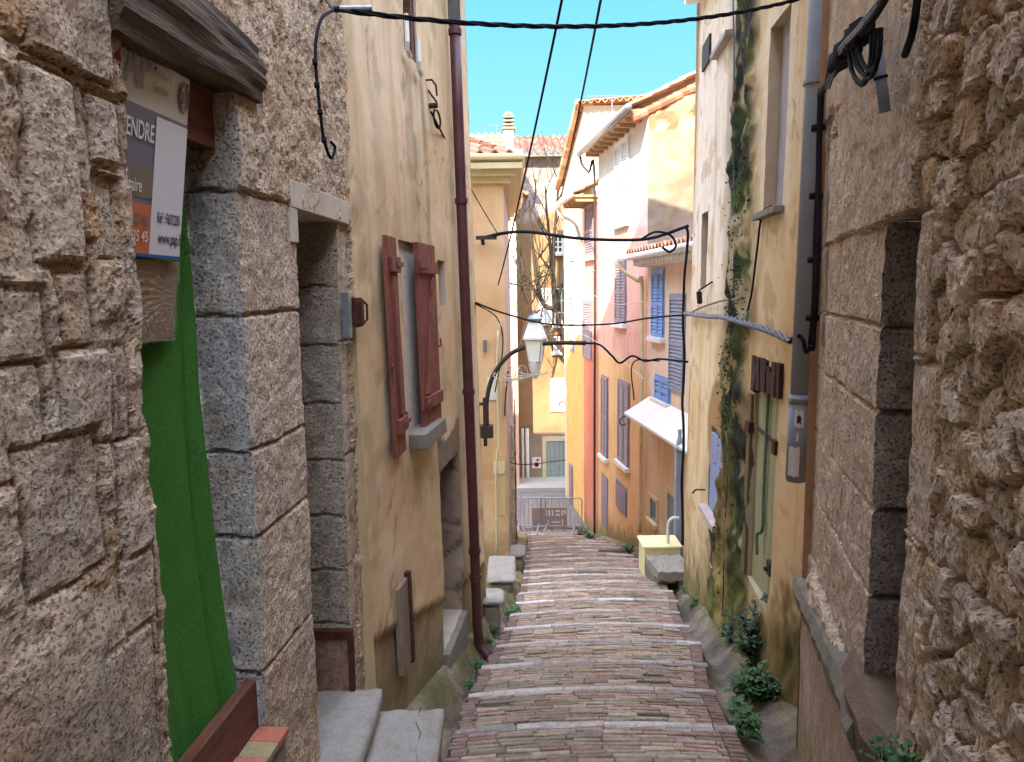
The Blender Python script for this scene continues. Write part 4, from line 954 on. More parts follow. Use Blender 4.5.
for hs,s0,s1,dh in ((ryh,3.8,ms-.02,.4),(ry2,ms+.02,ry_end,0)):
    mb=MB(); roof_tiles(mb,RY.P(s0,top_ry+dh-.02,.30),RY.P(s1+.12,top_ry+dh-.02,.30),RY.P(s1+.12,top_ry+dh+1.2,-4.5),RY.P(s0,top_ry+dh+1.2,-4.5)); rf=mb.build('roof',M['tile'],hs)
    mb=MB(); 
    for k in range(int((s1-s0)/.2)): mb.tube([RY.P(s0+.1+k*.2,top_ry+dh-.07,-.02),RY.P(s0+.1+k*.2,top_ry+dh-.09,.22)],.07,8)
    mb.col=lin('c89468'); mb.build('eave_tiles',M['tile'],rf)
# blind window filling + sill
mb=MB(); mb.box(RY.P,blind[0]+.001,blind[1]-.001,blind[2],blind[3],-.118,-.095,.001); bwin=mb.build('blind_window',M['lilacfill'],ryh)
mb=MB(); mb.box(RY.P,blind[0]-.06,blind[1]+.1,blind[2]-.05,blind[2]+.0,-.09,.09,.004); mb.build('sill',M['concrete'],bwin,bevel=.005)
# slanting fixtures: bent flashing near the sill
# boarded door
dw=door[1]-door[0]; mb=MB()
for i in range(4): mb.box(RY.P,door[0]+dw*i/4+.003,door[0]+dw*(i+1)/4-.003,door[2],door[3]-.02*i,-.07,-.035,.001)
dr_=mb.build('door',M['doorpale'],ryh,bevel=.002)
mb=MB(); 
for i in range(9): 
    s=door[0]-.08+(dw+.14)*i/9; mb.box(RY.P,s,s+(dw+.14)/9+.01,door[3]+rng.uniform(-.08,.0),door[3]+.24+rng.uniform(-.09,.05),-.05,.035+rng.uniform(-.01,.012),.004)
mb.build('broken_lintel',mat('rotten_wood','54382c','33241f',scale=14,bscale=50,bump=1,dist=.015,stretch=(2,2,.5),fine=.4),ryh)
mb=MB(); a_=RY.px(773,420); b_=RY.px(751,403)
mb.tube([RY.P(door[0]+.03,door[3]-.42,-.02),RY.P(door[1]-.05,door[3]-.40,-.02)],.014); mb.box(RY.P,door[1]-.02,door[1]+.12,door[3]-.46,door[3]-.36,-.0,.05); mb.box(RY.P,door[0]-.03,door[0]+.06,door[3]-.49,door[3]-.37,-.03,.03); mb.build('strap_hinge',M['rust'],dr_)
mb=MB(); zc=RY.px(765,590)[1]; mb.box(RY.P,door[0]+.05,door[0]+.16,dz_+.28,dz_+.40,-.035,.0); mb.tube([RY.P(door[0]+.12,dz_+.33,.0),RY.P(door[0]+.12,dz_+.33,.03)],.02); mb.build('lock',M['iron'],dr_)
mb=MB(); sg=(door[0]+door[1])/2-.02; mb.tube(curve([RY.P(sg,door[3]-.02,-.01),RY.P(sg+.01,door[3]-.9,-.01),RY.P(sg,door[3]-1.25,-.01),RY.P(sg+.06,door[3]-1.33,.02),RY.P(sg+.02,door[3]-1.5,.02)],5),.016,7); mb.build('green_bar',mat('green_paint','6d8268','55685a',scale=9,fine=.2),dr_,smooth=True)
# timber post between moss and door
mb=MB(); mb.box(RY.P,door[1]+.02,door[1]+.14,door[2],door[3]-.1,-.02,.03,.006); mb.build('door_post',mat('grey_post','7a6748','5c4c38',scale=9,bscale=40,bump=1,stretch=(2,2,.3),fine=.4),ryh)
# blue window on far house
def board_shut(W,q,m,parent,o=.0,n=2,name='shutter'):
    mb=MB(); w=(q[1]-q[0])/n
    for k in range(n):
        a=q[0]+w*k+.004; b=q[0]+w*(k+1)-.004; nb=3
        for i in range(nb): mb.box(W.P,a+(b-a)*i/nb+.002,a+(b-a)*(i+1)/nb-.002,q[2],q[3]-(.06 if n>1 else 0),o-.02,o+.012,.001)
    return mb.build(name,m,parent,bevel=.002)
mb=MB(); mb.box(RY.P,bluew[0],bluew[1],bluew[2],bluew[3],-.09,-.07); bwn=mb.build('window',M['lilacfill'],ry2)
board_shut(RY,(bluew[0]+.03,bluew[1]-.03,bluew[2],bluew[3]-.02),M['lilacshut'],bwn,-.02)
mb=MB(); mb.box(RY.P,bluew[0]-.05,bluew[1]+.12,bluew[2]-.07,bluew[2],-.05,.10,.003); mb.build('sill',mat('pink_sill','b8a8a0','a39088',scale=8,fine=.15),bwn,bevel=.005)
mb=MB(); mb.tube([RY.P(bluew[1]+.2,bluew[2]+.15,0),RY.P(bluew[1]+.2,bluew[2]+.15,.12)],.01); mb.tube([RY.P(bluew[1]+.2,bluew[2]+.15,.12),RY.P(bluew[1]+.2,bluew[2]+.1,.16)],.012); mb.build('shutter_stay',M['iron'],bwn)
# dark vents and projecting board high on the far house
mb=MB(); q=RY.rect(706,44,711,60); mb.box(RY.P,q[0],q[1]+.1,q[2],q[3],-.0,.03); mb.build('air_vent',M['iron'],ry2)
mb=MB(); q=RY.rect(719,14,734,34); a0,a1=q[0],q[1]; mb.box(RY.P,a0,a1,q[2],q[2]+.05,0,.09,.004); mb.build('high_sill',M['lilacfill'],ry2)
# big blue-grey downpipe
spx=RY.px(806,300,.1)[0]; zb=RY.px(796,480,.1)[1]
print('pipe s',spx)
mb=MB(); mb.tube([RY.P(spx,zb,.11),RY.P(spx,top_ry+.2,.11)],.064,20); mb.tube([RY.P(spx,zb+.02,.11),RY.P(spx,zb+.62,.11)],.070,20); pp=mb.build('downpipe',M['pipe_grey'],ryh,smooth=True)
mb=MB()
for y in (92,405): 
    hh=RY.px(808,y,.1)[1]; mb.tube([RY.P(spx,hh,.11),RY.P(spx,hh+.025,.11)],.078,20); mb.box(RY.P,spx-.01,spx+.01,hh,hh+.025,0,.1)
build_split(mb,'pipe_clip',M['galv'],pp)
mb=MB()
def lab(h0,h1,a0,a1):
    vs=[];n=6;pc=lambda a,h: RY.P(spx,h,.11)+Vector((math.cos(a),math.sin(a),0))*.0725
    for i in range(n+1):
        a=a0+(a1-a0)*i/n; j=rng.uniform(-.01,.01); vs+=[pc(a,h0+j),pc(a,h1+j)]
    mb.add(vs,[(2*i,2*i+2,2*i+3,2*i+1) for i in range(n)])
lab(zb+.05,zb+.26,R(200),R(262)); lab(zb+.40,zb+.52,R(225),R(275)); lab(zb+.30,zb+.36,R(238),R(252)); mb.build('torn_sticker',M['s_white'],pp)
mb=MB(); lab(zb+.425,zb+.48,R(238),R(262)); mb.build('sticker_print',M['ink'],pp)

# ================================================================ FAR RIGHT ROW
FR=Wall(4.88,-.115,0,-1)
def fs_(px,y=450): return FR.px(px,y)[0]
sR1a=RY.P(ry_end,0,0).y-.3; sR1b=fs_(646,400); sR2b=fs_(598,400); sR3a=fs_(584,400); sR3b=fs_(565,450)
print('far s',sR1a,sR1b,sR2b,sR3a,sR3b)
def frect(x0,y0,x1,y1): return FR.rect(x0,y0,x1,y1)
def louvre(q,m,parent,o0=.0,leaves=2,name='shutter',W=FR,th=.035,pitch=.075):
    mb=MB(); w=(q[1]-q[0])/leaves
    for k in range(leaves):
        a=q[0]+w*k+.008; b=q[0]+w*(k+1)-.008; f=.05*min(1,w/.35)
        mb.box(W.P,a,a+f,q[2],q[3],o0,o0+th); mb.box(W.P,b-f,b,q[2],q[3],o0,o0+th)
        for hh in (q[2],(q[2]+q[3])/2-.04,q[3]-.08): mb.box(W.P,a+f,b-f,hh,hh+.08,o0,o0+th-.002)
        h=q[2]+.09
        while h<q[3]-.1:
            mb.add([W.P(a+f,h,o0+.03),W.P(b-f,h,o0+.03),W.P(b-f,h+pitch*.75,o0+.006),W.P(a+f,h+pitch*.75,o0+.006),W.P(a+f,h-.008,o0+.022),W.P(b-f,h-.008,o0+.022),W.P(b-f,h+pitch*.75-.008,o0-.0),W.P(a+f,h+pitch*.75-.008,o0-.0)],[(0,1,2,3),(4,5,6,7),(0,1,5,4),(2,3,7,6)]); h+=pitch
    return mb.build(name,m,parent)
def fwindow(house,x0,y0,x1,y1,sm,kind='louvre',sill=True,W=FR,leaves=2,frame='dark',sillm='white'):
    q=W.rect(x0,y0,x1,y1); frame=sm if frame=='dark' and kind!='glass' else frame; fr=MB()
    for a,b,c_,d_ in ((q[0]-.04,q[0],q[2],q[3]),(q[1],q[1]+.04,q[2],q[3]),(q[0]-.04,q[1]+.04,q[3],q[3]+.05)): fr.box(W.P,a,b,c_,d_,-.05,.02)
    fr.box(W.P,q[0],q[1],q[2],q[3],-.05,.006)
    w=fr.build('window',M[frame],house)
    if kind=='louvre': louvre(q,M[sm],w,.01,leaves,W=W)
    elif kind=='board': board_shut(W,q,M[sm],w,.03,leaves)
    elif kind=='glass':
        mb=MB(); mb.box(W.P,q[0]+.03,q[1]-.03,q[2]+.03,q[3]-.03,.006,.012); mb.build('pane',M['glass'],w)
        mb=MB(); mc=(q[0]+q[1])/2; mb.box(W.P,mc-.03,mc+.03,q[2],q[3],.012,.035); n=3
        for i in range(n+1): hh=q[2]+(q[3]-q[2]-.05)*i/n; mb.box(W.P,q[0],q[1],hh,hh+.05,.012,.033)
        mb.box(W.P,q[0],q[0]+.06,q[2],q[3],.012,.034); mb.box(W.P,q[1]-.06,q[1],q[2],q[3],.012,.034); mb.build('frame',M['white'],w)
    if sill: mb=MB(); mb.box(W.P,q[0]-.08,q[1]+.08,q[2]-.11,q[2],0,.12); mb.build('sill',M[sillm],w,bevel=.005)
    return w,q
def house(name,label,s0,s1,top,colf,disp=None,res=.1,topf=None,side='c9b08c',roofh=1.0,dep=6,hz=None,group=None,sidetop=None):
    t=thing(name,label,'house',FR.P((s0+s1)/2,-5.8,-.5),group)
    cf=colf; mb=sheet(FR,s0,s1,-6.6,top,res,disp or (lambda S,H:(fbm(S*1.5,H*1.5,3,6)-.5)*.03),cf,hz=hz); mb.build('wall',M['farwall'],t,smooth=True)
    return t
def stain(c1,c2,sd,c3=None,hsp=None,moss='6b6a3e'):
    def f(S,H):
        n=fbm(S*1.4,H*.8,4,sd); n2=fbm(S*6,H*6,3,sd+1); col=mix(A(c1),A(c2),ss(.35,.65,n))
        if c3 is not None: col=mix(col,mix(A(c3[0]),A(c3[1]),n2),ss(hsp-.12,hsp+.12,H+.35*(n2-.5)))
        col=mix(col,A(c1)*.6,ss(.52,.72,fbm(S*8,H*.6,3,sd+2))*.35)
        col=mix(col,A(moss),ss(.55,.05,H-np.where(S<GY,-.27*S,GZ)+.5*(n2-.5))*.75); return col
    return f
eR1=FR.px(660,256)[1]; 
r1=house('plastered_house','low peach house with bright blue louvred shutters and a white door canopy',sR1a,sR1b,eR1,stain('e2c4a0','dabb94',101,('e4ccb0','dcc2a6'),-.6))
mb=MB(); sheet(Wall(FR.P(sR1a,0,0).y,0,0,1,'x'),FR.P(sR1a,0,0).x,8,-5,eR1,.4,None,plainf('dfbf98','d6b088',9),mb=mb); mb.build('side_wall',M['farwall'],r1)
mb=MB(); roof_tiles(mb,FR.P(sR1a,eR1+.1,.5),FR.P(sR1b,eR1+.1,.5),FR.P(sR1b,eR1+.75,-3.5),FR.P(sR1a,eR1+.75,-3.5),.2,.36); rf=mb.build('roof',M['tile'],r1)
mb=MB(); n=int((sR1b-sR1a)/.17)
mb.box(FR.P,sR1a,sR1b,eR1-.05,eR1+.06,-.02,.44); mb.box(FR.P,sR1a,sR1b,eR1-.20,eR1-.055,-.02,.24)
for i in range(n): s=sR1a+.08+i*.17; mb.tube([FR.P(s,eR1-.10,.02),FR.P(s,eR1-.11,.36)],.07,8)
mb.build('cornice',M['white'],rf)
mb=MB(); mb.tube([FR.P(sR1a,eR1+.02,.55),FR.P(sR1b+.35,eR1+.0,.55)],.065,10); mb.build('gutter',M['white'],rf,smooth=True)
pz=FR.px(638,550)[1]; sp2=sR1b+.05
mb=MB(); mb.tube(curve([FR.P(sR1b+.3,eR1-.05,.55),FR.P(sR1b+.28,eR1-.25,.5),FR.P(sp2+.05,eR1-.5,.2),FR.P(sp2,eR1-.75,.1),FR.P(sp2,-2,.1),FR.P(sp2,-3.9,.1)],6),.045,10); mb.build('downpipe',M['cream'],r1,smooth=True)
fwindow(r1,653,271,664,338,'blueshut'); fwindow(r1,656,376,670,404,'blueshut')
# grey shutter standing open, near the corner
q=FR.rect(671,296,684,394); 
fwindow(r1,671,296,684,394,'greyshut',sill=False,leaves=1)
def smallwin(house,x0,y0,x1,y1,sillm='cream'):
    q=FR.rect(x0,y0,x1,y1); fr=MB()
    for a,b,c_,d_ in ((q[0]-.07,q[0],q[2],q[3]),(q[1],q[1]+.07,q[2],q[3]),(q[0]-.07,q[1]+.07,q[3],q[3]+.08)): fr.box(FR.P,a,b,c_,d_,-.05,.03)
    w=fr.build('window',M['cream'],house); mb=MB(); mb.box(FR.P,q[0],q[1],q[2],q[3],-.04,.006); mb.build('pane',M['glass'],w)
    mb=MB(); mb.box(FR.P,q[0]-.1,q[1]+.1,q[2]-.09,q[2],0,.1); mb.build('sill',M[sillm],w)
smallwin(r1,651,497,657,524); 
q=FR.rect(669,492,677,552); dm=MB()
for a,b,c_,d_ in ((q[0]-.08,q[0],q[2],q[3]),(q[1],q[1]+.08,q[2],q[3]),(q[0]-.08,q[1]+.08,q[3],q[3]+.1)): dm.box(FR.P,a,b,c_,d_,-.05,.04)
dd=dm.build('door_frame',M['cream'],r1); mb=MB(); mb.box(FR.P,q[0],q[1],q[2],q[3],-.04,.015); mb.build('door',M['greyshut'],dd)
fwindow(r1,655,404,669,408,'white',kind='none',sill=True,frame='cream') if False else None
# white canopy over the door
def canopy():
    q0=FR.px(640,430); s0=sR1a+.0; s1=FR.px(655,420)[0]; 
    zt=FR.px(660,400)[1]; t=thing('door_canopy','white sloping door canopy with curved iron bracket on the peach house','canopy',FR.P(s0+.5,zt,.1))
    za=zt; a=[FR.P(s0+.1,za,0.02),FR.P(s1+.3,za,.02),FR.P(s1+.3,za-.36,.62),FR.P(s0+.1,za-.36,.62)]
    e=Vector((0,0,-.05)); mb=MB(); mb.add(a+[v+e for v in a],[(0,1,2,3),(7,6,5,4),(0,1,5,4),(1,2,6,5),(2,3,7,6),(3,0,4,7)]); mb.build('roof_panel',M['white'],t)
    mb=MB(); mb.add([a[0],a[3],a[3]-Vector((0,0,.09)),a[0]-Vector((0,0,.62)),a[1],a[2],a[2]-Vector((0,0,.09)),a[1]-Vector((0,0,.62))],[(0,1,2,3),(4,5,6,7)]); md=mb.build('side_panel',mat('pale_glass_panel','bcd0cc','a8c2bf',scale=4,bump=0,fine=.06,rough=.25),t)
    mb=MB(); 
    for s in (s0+.12,s1+.28):
        pts=[FR.P(s,za-.62,.03),FR.P(s,za-.56,.2),FR.P(s,za-.42,.4),FR.P(s,za-.44,.62),FR.P(s,za-.54,.72),FR.P(s,za-.64,.66),FR.P(s,za-.60,.58)]; mb.tube(curve(pts,5),.014,6)
    build_split(mb,'scroll_bracket',M['iron'],t)
canopy()
# blue-grey post by the door
bp=at(679,500,12.0); zt=at(678,450,12.0).z; zb=at(680,558,12.0).z
mb=MB(); mb.box(WP,bp.x-.07,bp.x+.07,11.95,12.09,zb-.3,zt); mb.box(WP,bp.x-.09,bp.x+.09,11.93,12.11,zt,zt+.06); mb.lathe((bp.x,12.02,zt+.06),[(.05,0),(.06,.08),(.03,.2),(.04,.3)],8)
tag(mb.build('door_post',M['pipe_grey'],None,bevel=.004),'square blue-grey post standing beside the peach house door','post')
# middle pink-orange house
s0,s1=sR1b,sR2b
a=FR.px(597,150)[1]; b_=FR.px(646,116)[1]; eR2=FR.px(625,135)[1]; print('eaves',a,b_,eR2)
eR2=(a+b_)/2
hw=FR.px(620,234)[1]
r2=house('plastered_house','tall pink and orange house, its top coloured pale as if sunlit, beyond the cream downpipe',s0,s1,eR2,stain('dc9858','d58c50',111,('d99088','d58a7c'),-.3,'6b6a3e'))
def r2col(S,H):
    c=stain('dfb07e','d6a672',111,('deaa98','d6a08c'),.0)(S,H); n2=fbm(S*5,H*5,3,5)
    return mix(c,mix(A('c8c0b4'),A('bdb3a6'),n2),ss(hw-.05,hw+.05,H+.25*(n2-.5)))  # whitish tone above hw puts sunlight on the upper facade into the colour
bpy.data.objects.remove([o for o in r2.children][0]); mb=sheet(FR,s0,s1,-6.6,eR2,.08,lambda S,H:(fbm(S*1.5,H*1.5,3,6)-.5)*.03,r2col); mb.build('wall',M['farwall'],r2,smooth=True)
SWy=FR.P(s0,0,0).y; SW=Wall(SWy,0,0,1,'x'); x0=FR.P(s0,0,0).x
eS=lambda S: np.array(SW.px(650,112)[1])+ (S-SW.px(650,112)[0])*((SW.px(690,92)[1]-SW.px(650,112)[1])/(SW.px(690,92)[0]-SW.px(650,112)[0]))
def swf(S,H):
    n=fbm(S*1.5,H*1.5,4,121); n2=fbm(S*6,H*6,3,122); col=mix(A('8c8070'),A('7a6d5c'),ss(.35,.65,n)); col=mix(col,A('8f7a5c'),ss(.5,.7,n2)*.4)
    tp=ss(.9,.5,eS(S)-H+.5*(n2-.5)); col=mix(col,pal(voro(S/.25,H/.18,5)[2],['9c8868','7c6a50','ab9876','6a5c46']),tp); return (n2-.5)*.07+tp*.05*(n2-.2),col
d,c=cached(swf); mb=sheet(SW,x0,8.5,-3,9,.07,d,c,hz=eS); mb.build('side_wall',M['farwall'],r2,smooth=True)
# verge tiles and roof
vx=np.linspace(x0-.35,8.5,40); mb=MB(); mb.col=lin('b9705a')
for i in range(len(vx)-1):
    z0=float(eS(vx[i])); z1=float(eS(vx[i+1])); mb.col=tuple(np.array(lin(rng.choice(['b9705a','c48468','a8604c'])))*rng.uniform(.85,1.1)); mb.tube([(vx[i],SWy+.02,z0+.06),(vx[i+1]+.02,SWy+.02,z1+.05)],.10,8)
mb.build('verge_tiles',M['tile'],r2)
zt0=float(eS(x0-.4)); ez=eR2
mb=MB(); Ea=FR.P(s0-.1,zt0-.05,.5); Eb=FR.P(s1,ez-.0+(.0),.5)
Ea=FR.P(s0-.1,eR2+.05,.42); Eb=FR.P(s1+.1,eR2+.05,.42); sl_=(float(eS(8.5))-float(eS(x0)))/(8.5-x0)
roof_tiles(mb,Ea,Eb,Eb+Vector((5,0,sl_*5)),Ea+Vector((5,0,sl_*5)),.22,.38); rf=mb.build('roof',M['tile'],r2)
mb=MB(); mb.box(FR.P,s0,s1,eR2-.04,eR2+.02,-.05,.40); 
k=int((s1-s0)/.5)
for i in range(k+1): s=s0+.05+(s1-s0-.1)*i/k; mb.box(FR.P,s-.04,s+.04,eR2-.14,eR2-.04,-.02,.37)
mb.build('eave_boards',mat('warm_eave_wood','b09474','9c8060',scale=6,bump=.2,fine=.15),rf)
mb=MB(); mb.tube([FR.P(s0-.15,eR2+.02,.49),FR.P(s1+.25,eR2-.02,.49)],.08,10); mb.build('gutter',M['galv'],rf,smooth=True)
mb=MB(); mb.tube(curve([FR.P(s1+.2,eR2-.05,.48),FR.P(s1+.2,eR2-.3,.42),FR.P(s1+.1,eR2-.55,.25),FR.P(s1+.02,eR2-.85,.1),FR.P(s1+.02,-3,.1),FR.P(s1+.02,-5.6,.1)],6),.035,10); mb.build('downpipe',M['iron'],r2,smooth=True)
fwindow(r2,616,146,629,221,'whiteshut',frame='white'); fwindow(r2,616,262,626,324,'mauveshut'); fwindow(r2,602,376,608,459,'mauveshut'); fwindow(r2,619,380,629,468,'mauveshut'); fwindow(r2,617,480,627,517,'mauveshut',kind='board',sill=False)
q=FR.rect(602,472,608,540); q=(q[0],q[1],-.27*q[0]+.15,q[3]); mb=MB(); mb.box(FR.P,q[0],q[1],q[2],q[3],-.04,.02); mb.build('door',M['mauveshut'],r2)
# narrow red house
s0,s1=sR2b,sR3a; eR=FR.px(590,200)[1]
r2b=house('plastered_house','narrow brick-red plastered house with a low tiled eave and mauve louvred shutters',s0,s1,eR,stain('cc7e66','c0725a',131,('d09088','cc8880'),.4))
mb=MB(); roof_tiles(mb,FR.P(s0,eR+.05,.75),FR.P(s1+.1,eR+.05,.75),FR.P(s1+.1,eR+.5,-.3),FR.P(s0,eR+.5,-.3),.22,.38); rf=mb.build('roof',M['tile'],r2b)
mb=MB(); mb.box(FR.P,s0,s1,eR-.04,eR+.02,-.05,.7)
for i in range(4): s=s0+.1+(s1-s0-.2)*i/3; mb.box(FR.P,s-.04,s+.04,eR-.16,eR-.04,-.02,.66)
mb.build('eave_boards',bpy.data.materials['warm_eave_wood'],rf)
mb=MB(); mb.tube([FR.P(s0-.1,eR+.0,.82),FR.P(s1+.3,eR-.05,.82)],.09,10); mb.tube(curve([FR.P(s1+.1,eR-.08,.8),FR.P(s1+.1,eR-.35,.7),FR.P(s1,eR-.6,.3),FR.P(s1,eR-1.2,.1)],5),.055,8); mb.build('gutter',M['white'],rf,smooth=True)
fwindow(r2b,583.5,301,592,360,'mauveshut',sill=False,leaves=1); fwindow(r2b,586,207,594,256,'mauveshut',leaves=1,frame='dark')
# white gable house at the end
s0,s1=sR3a,sR3b; hp=FR.px(584,105)[1]; hq=FR.px(561,196)[1]
rk=lambda S: hp+(S-s0)*(hq-hp)/(FR.px(561,196)[0]-s0)
print('gable',hp,hq,s0,s1,FR.px(561,196)[0])
def r3col(S,H):
    n=fbm(S*2,H*2,4,141); return mix(mix(A('cdc6b4'),A('c2b8a2'),n),mix(A('dbb070'),A('cf9f5c'),n),ss(.1,-.3,H+.4*(n-.5)-FR.px(575,330)[1])*ss(s1-.1,s1-.5,S))  # lower down, the white far edge is a sunlit strip coloured in
r3=thing('plastered_house','white gabled house catching full sun at the far end of the right row','house',FR.P((s0+s1)/2,GZ,-.5))
mb=sheet(FR,s0,s1,-6.6,hp,.09,lambda S,H:(fbm(S*1.5,H*1.5,3,6)-.5)*.03,r3col,hz=rk); 
P3=FR.P(s0,0,0); W3=Wall(P3.y,0,0,1,'x'); mb.build('wall',M['farwall'],r3,smooth=True)
mb=MB(); sheet(W3,P3.x,P3.x+4,-1,hp,.2,None,plainf('e8e0cc','dfd2b4',3),mb=mb); e=FR.P(s1,0,0); sheet(Wall(e.y,0,0,-1,'x'),e.x,e.x+4,-6.6,float(rk(s1)),.5,None,plainf('e8e0cc','dfd2b4',3),mb=mb); mb.build('side_wall',M['farwall'],r3)
mb=MB(); p0=FR.P(s0-.15,hp+.08,.18); p1=FR.P(s1+.2,float(rk(s1+.2))+.08,.18)
roof_tiles(mb,p0,p1,p1+Vector((4,0,.3)),p0+Vector((4,0,.3)),.22,.38)
for i in range(22):
    a_=p0.lerp(p1,i/22); b2=p0.lerp(p1,(i+1)/22+.01); mb.col=tuple(np.array(lin(rng.choice(['d0a080','c08a6c','d8b090'])))); mb.tube([a_,b2],.11,8)
roof_tiles(mb,Vector((P3.x-.2,P3.y-.3,hp)),Vector((P3.x+4,P3.y-.3,hp+.2)),Vector((P3.x+4,P3.y+.4,hp+.35)),Vector((P3.x-.2,P3.y+.4,hp+.15)),.22,.38)
mb.build('roof',M['tile'],r3)
fwindow(r3,570,296,574.5,352,'greyshut',sill=False,leaves=1,frame='cream'); fwindow(r3,569,214,575,260,'whiteshut',sill=False,leaves=1,frame='white')
fwindow(r3,570,464,573,520,'mauveshut',kind='board',sill=False,leaves=1)
# ================================================================ BUILDINGS ACROSS THE STREET
OY=27.5; OP=Wall(OY,0,0,1,'x')
def oprect(x0,y0,x1,y1): return OP.rect(x0,y0,x1,y1)
eO=OP.px(540,155)[1]; gl=OP.px(540,432)[1]; print('opp eave',eO,'plinth',gl, 'ground',OP.px(540,497)[1],GZ)
xl=OP.px(517,300)[0]
def opf(S,H):
    n=fbm(S*.9,H*.7,4,151); n2=fbm(S*4,H*4,3,152)
    col=mix(A('94785a'),A('866a4c'),ss(.35,.65,n)); col=mix(col,A('9a8468'),ss(.5,.7,n2)*.4)
    f1,f2,iv,_,_=voro(S/.4,H/.28,8); st=mix(pal(iv,['9a9088','aaa096','8b8480','b3a698']),A('8b8078'),1-ss(.02,.15,f2-f1))
    up=ss(-.15,.15,H-OP.px(540,215)[1]+.5*(S-1.3)*-.8+.5*(n-.5)); col=mix(col,st,up)
    lo=ss(.1,-.1,H-gl+.15*(n-.5)); col=mix(col,mix(A('85776a'),A('9a8870'),n2)*(1+.3*(n-.5))[...,None],lo)
    return (n2-.5)*.06*np.maximum(up,lo),col
d,c=cached(opf)
opp=thing('corner_building','ochre building with grey stone top storey and long tiled roof across the lane end','building',(1,OY+2,GZ))
ox1=OP.px(640,300)[0]
mb=sheet(OP,-6,ox1,-7,eO,.1,d,c); mb.col=lin('c9a070'); mb.add([(x,y,z) for x in (-6,ox1) for y in (OY,OY+7) for z in (-7,eO)],[(0,1,3,2),(4,5,7,6),(2,3,7,6)]); mb.build('wall',M['farwall'],opp,smooth=True)
rz_=at(540,137,OY+4.2).z
mb=MB(); roof_tiles(mb,(-6,OY-.45,eO),(ox1+.3,OY-.45,eO),(ox1+.3,OY+4,rz_),(-6,OY+4,rz_),.26,.42,.06,('8c6658','7a564a','946e60','865e50','704c42')); mb.build('roof',M['tile'],opp)
mb=MB(); mb.box(WP,-6,ox1,OY-.4,OY+.02,eO-.12,eO-.03); mb.build('eave_board',M['concrete'],opp)
def opwin(x0,y0,x1,y1,frame='white',leaf=True):
    return fwindow(opp,x0,y0,x1,y1,'whiteshut','glass',True,OP,2,'dark','white')
w,q=opwin(554,288,569,325)
louvre((q[0]-.62,q[0]-.08,q[2],q[3]),M['whiteshut'],w,.03,1,W=OP)
opwin(553,236,563,253); opwin(553,336,560,352)
q=oprect(546,441,572,497); q=(q[0],q[1],OP.px(560,492)[1],q[3])
mb=MB(); 
for a,b,c_,d_ in ((q[0]-.15,q[0],q[2],q[3]),(q[1],q[1]+.15,q[2],q[3]),(q[0]-.15,q[1]+.15,q[3],q[3]+.18)): mb.box(OP.P,a,b,c_,d_,-.05,.05)
df=mb.build('door_frame',M['cream'],opp); mb=MB(); n=6
for i in range(n): mb.box(OP.P,q[0]+(q[1]-q[0])*i/n+.01,q[0]+(q[1]-q[0])*(i+1)/n-.01,q[2],q[3],-.04,.02)
mb.build('door',mat('pale_green_door','94a096','828e84',scale=3,bscale=30,bump=.1,fine=.1),df)
mb=MB(); a=OP.px(527,428); b_=OP.px(528,497); mb.tube([OP.P(a[0],a[1],.1),OP.P(a[0],-7,.1)],.07,10); mb.tube([OP.P(a[0]-.18,a[1],.1),OP.P(a[0]-.18,-7,.1)],.05,8); mb.build('drainpipe',M['white'],opp,smooth=True)
# white board with drawing high on the wall
q=oprect(550,378,569,411); t=thing('wall_board','white painted board with a small coloured drawing on the ochre wall across the street','board',OP.P((q[0]+q[1])/2,q[2],.05)); mb=MB(); mb.box(OP.P,q[0],q[1],q[2],q[3],.02,.06); mb.build('panel',M['white'],t)
mb=MB(); cxx=(q[0]+q[1])/2; czz=q[2]+.35
mb.tube([OP.P(cxx+.28*math.cos(a),czz+.2*math.sin(a),.065) for a in np.linspace(-.2,3.4,14)],.025,5); mb.tube([OP.P(cxx-.3+.12*i,czz-.1+.08*(i%2),.065) for i in range(6)],.02,5); mb.build('drawing',M['ink_green'],t)
mb=MB(); mb.tube([OP.P(cxx+.1+.12*math.cos(a),czz-.05+.1*math.sin(a),.066) for a in np.linspace(0,5,12)],.022,5); mb.build('drawing_accent',M['ink_red'],t)
q=oprect(532,457,541,468); t=thing('wall_sign','small white square sign with a dark and a red mark on the far stone wall','sign',OP.P((q[0]+q[1])/2,q[2],.05)); mb=MB(); mb.box(OP.P,q[0],q[1],q[2],q[3],.02,.05); mb.build('panel',M['enamel'],t)
cxx=(q[0]+q[1])/2; czz=(q[2]+q[3])/2
def disc(x,z,r,m,nm,ring=False):
    mb=MB()
    if ring: mb.tube([OP.P(x+r*math.cos(a),z+r*math.sin(a),.055) for a in np.linspace(0,2*math.pi,17)],.018,5)
    else: mb.add([OP.P(x+r*math.cos(a),z+r*math.sin(a),.053) for a in np.linspace(0,2*math.pi,13)[:-1]],[tuple(range(12))])
    mb.build(nm,m,t)
disc(cxx-.0,czz-.07,.075,M['ink'],'dark_mark'); disc(cxx-.0,czz-.07,.085,M['ink_red'],'red_ring',True); disc(cxx+.05,czz+.11,.05,M['ink'],'dark_mark')
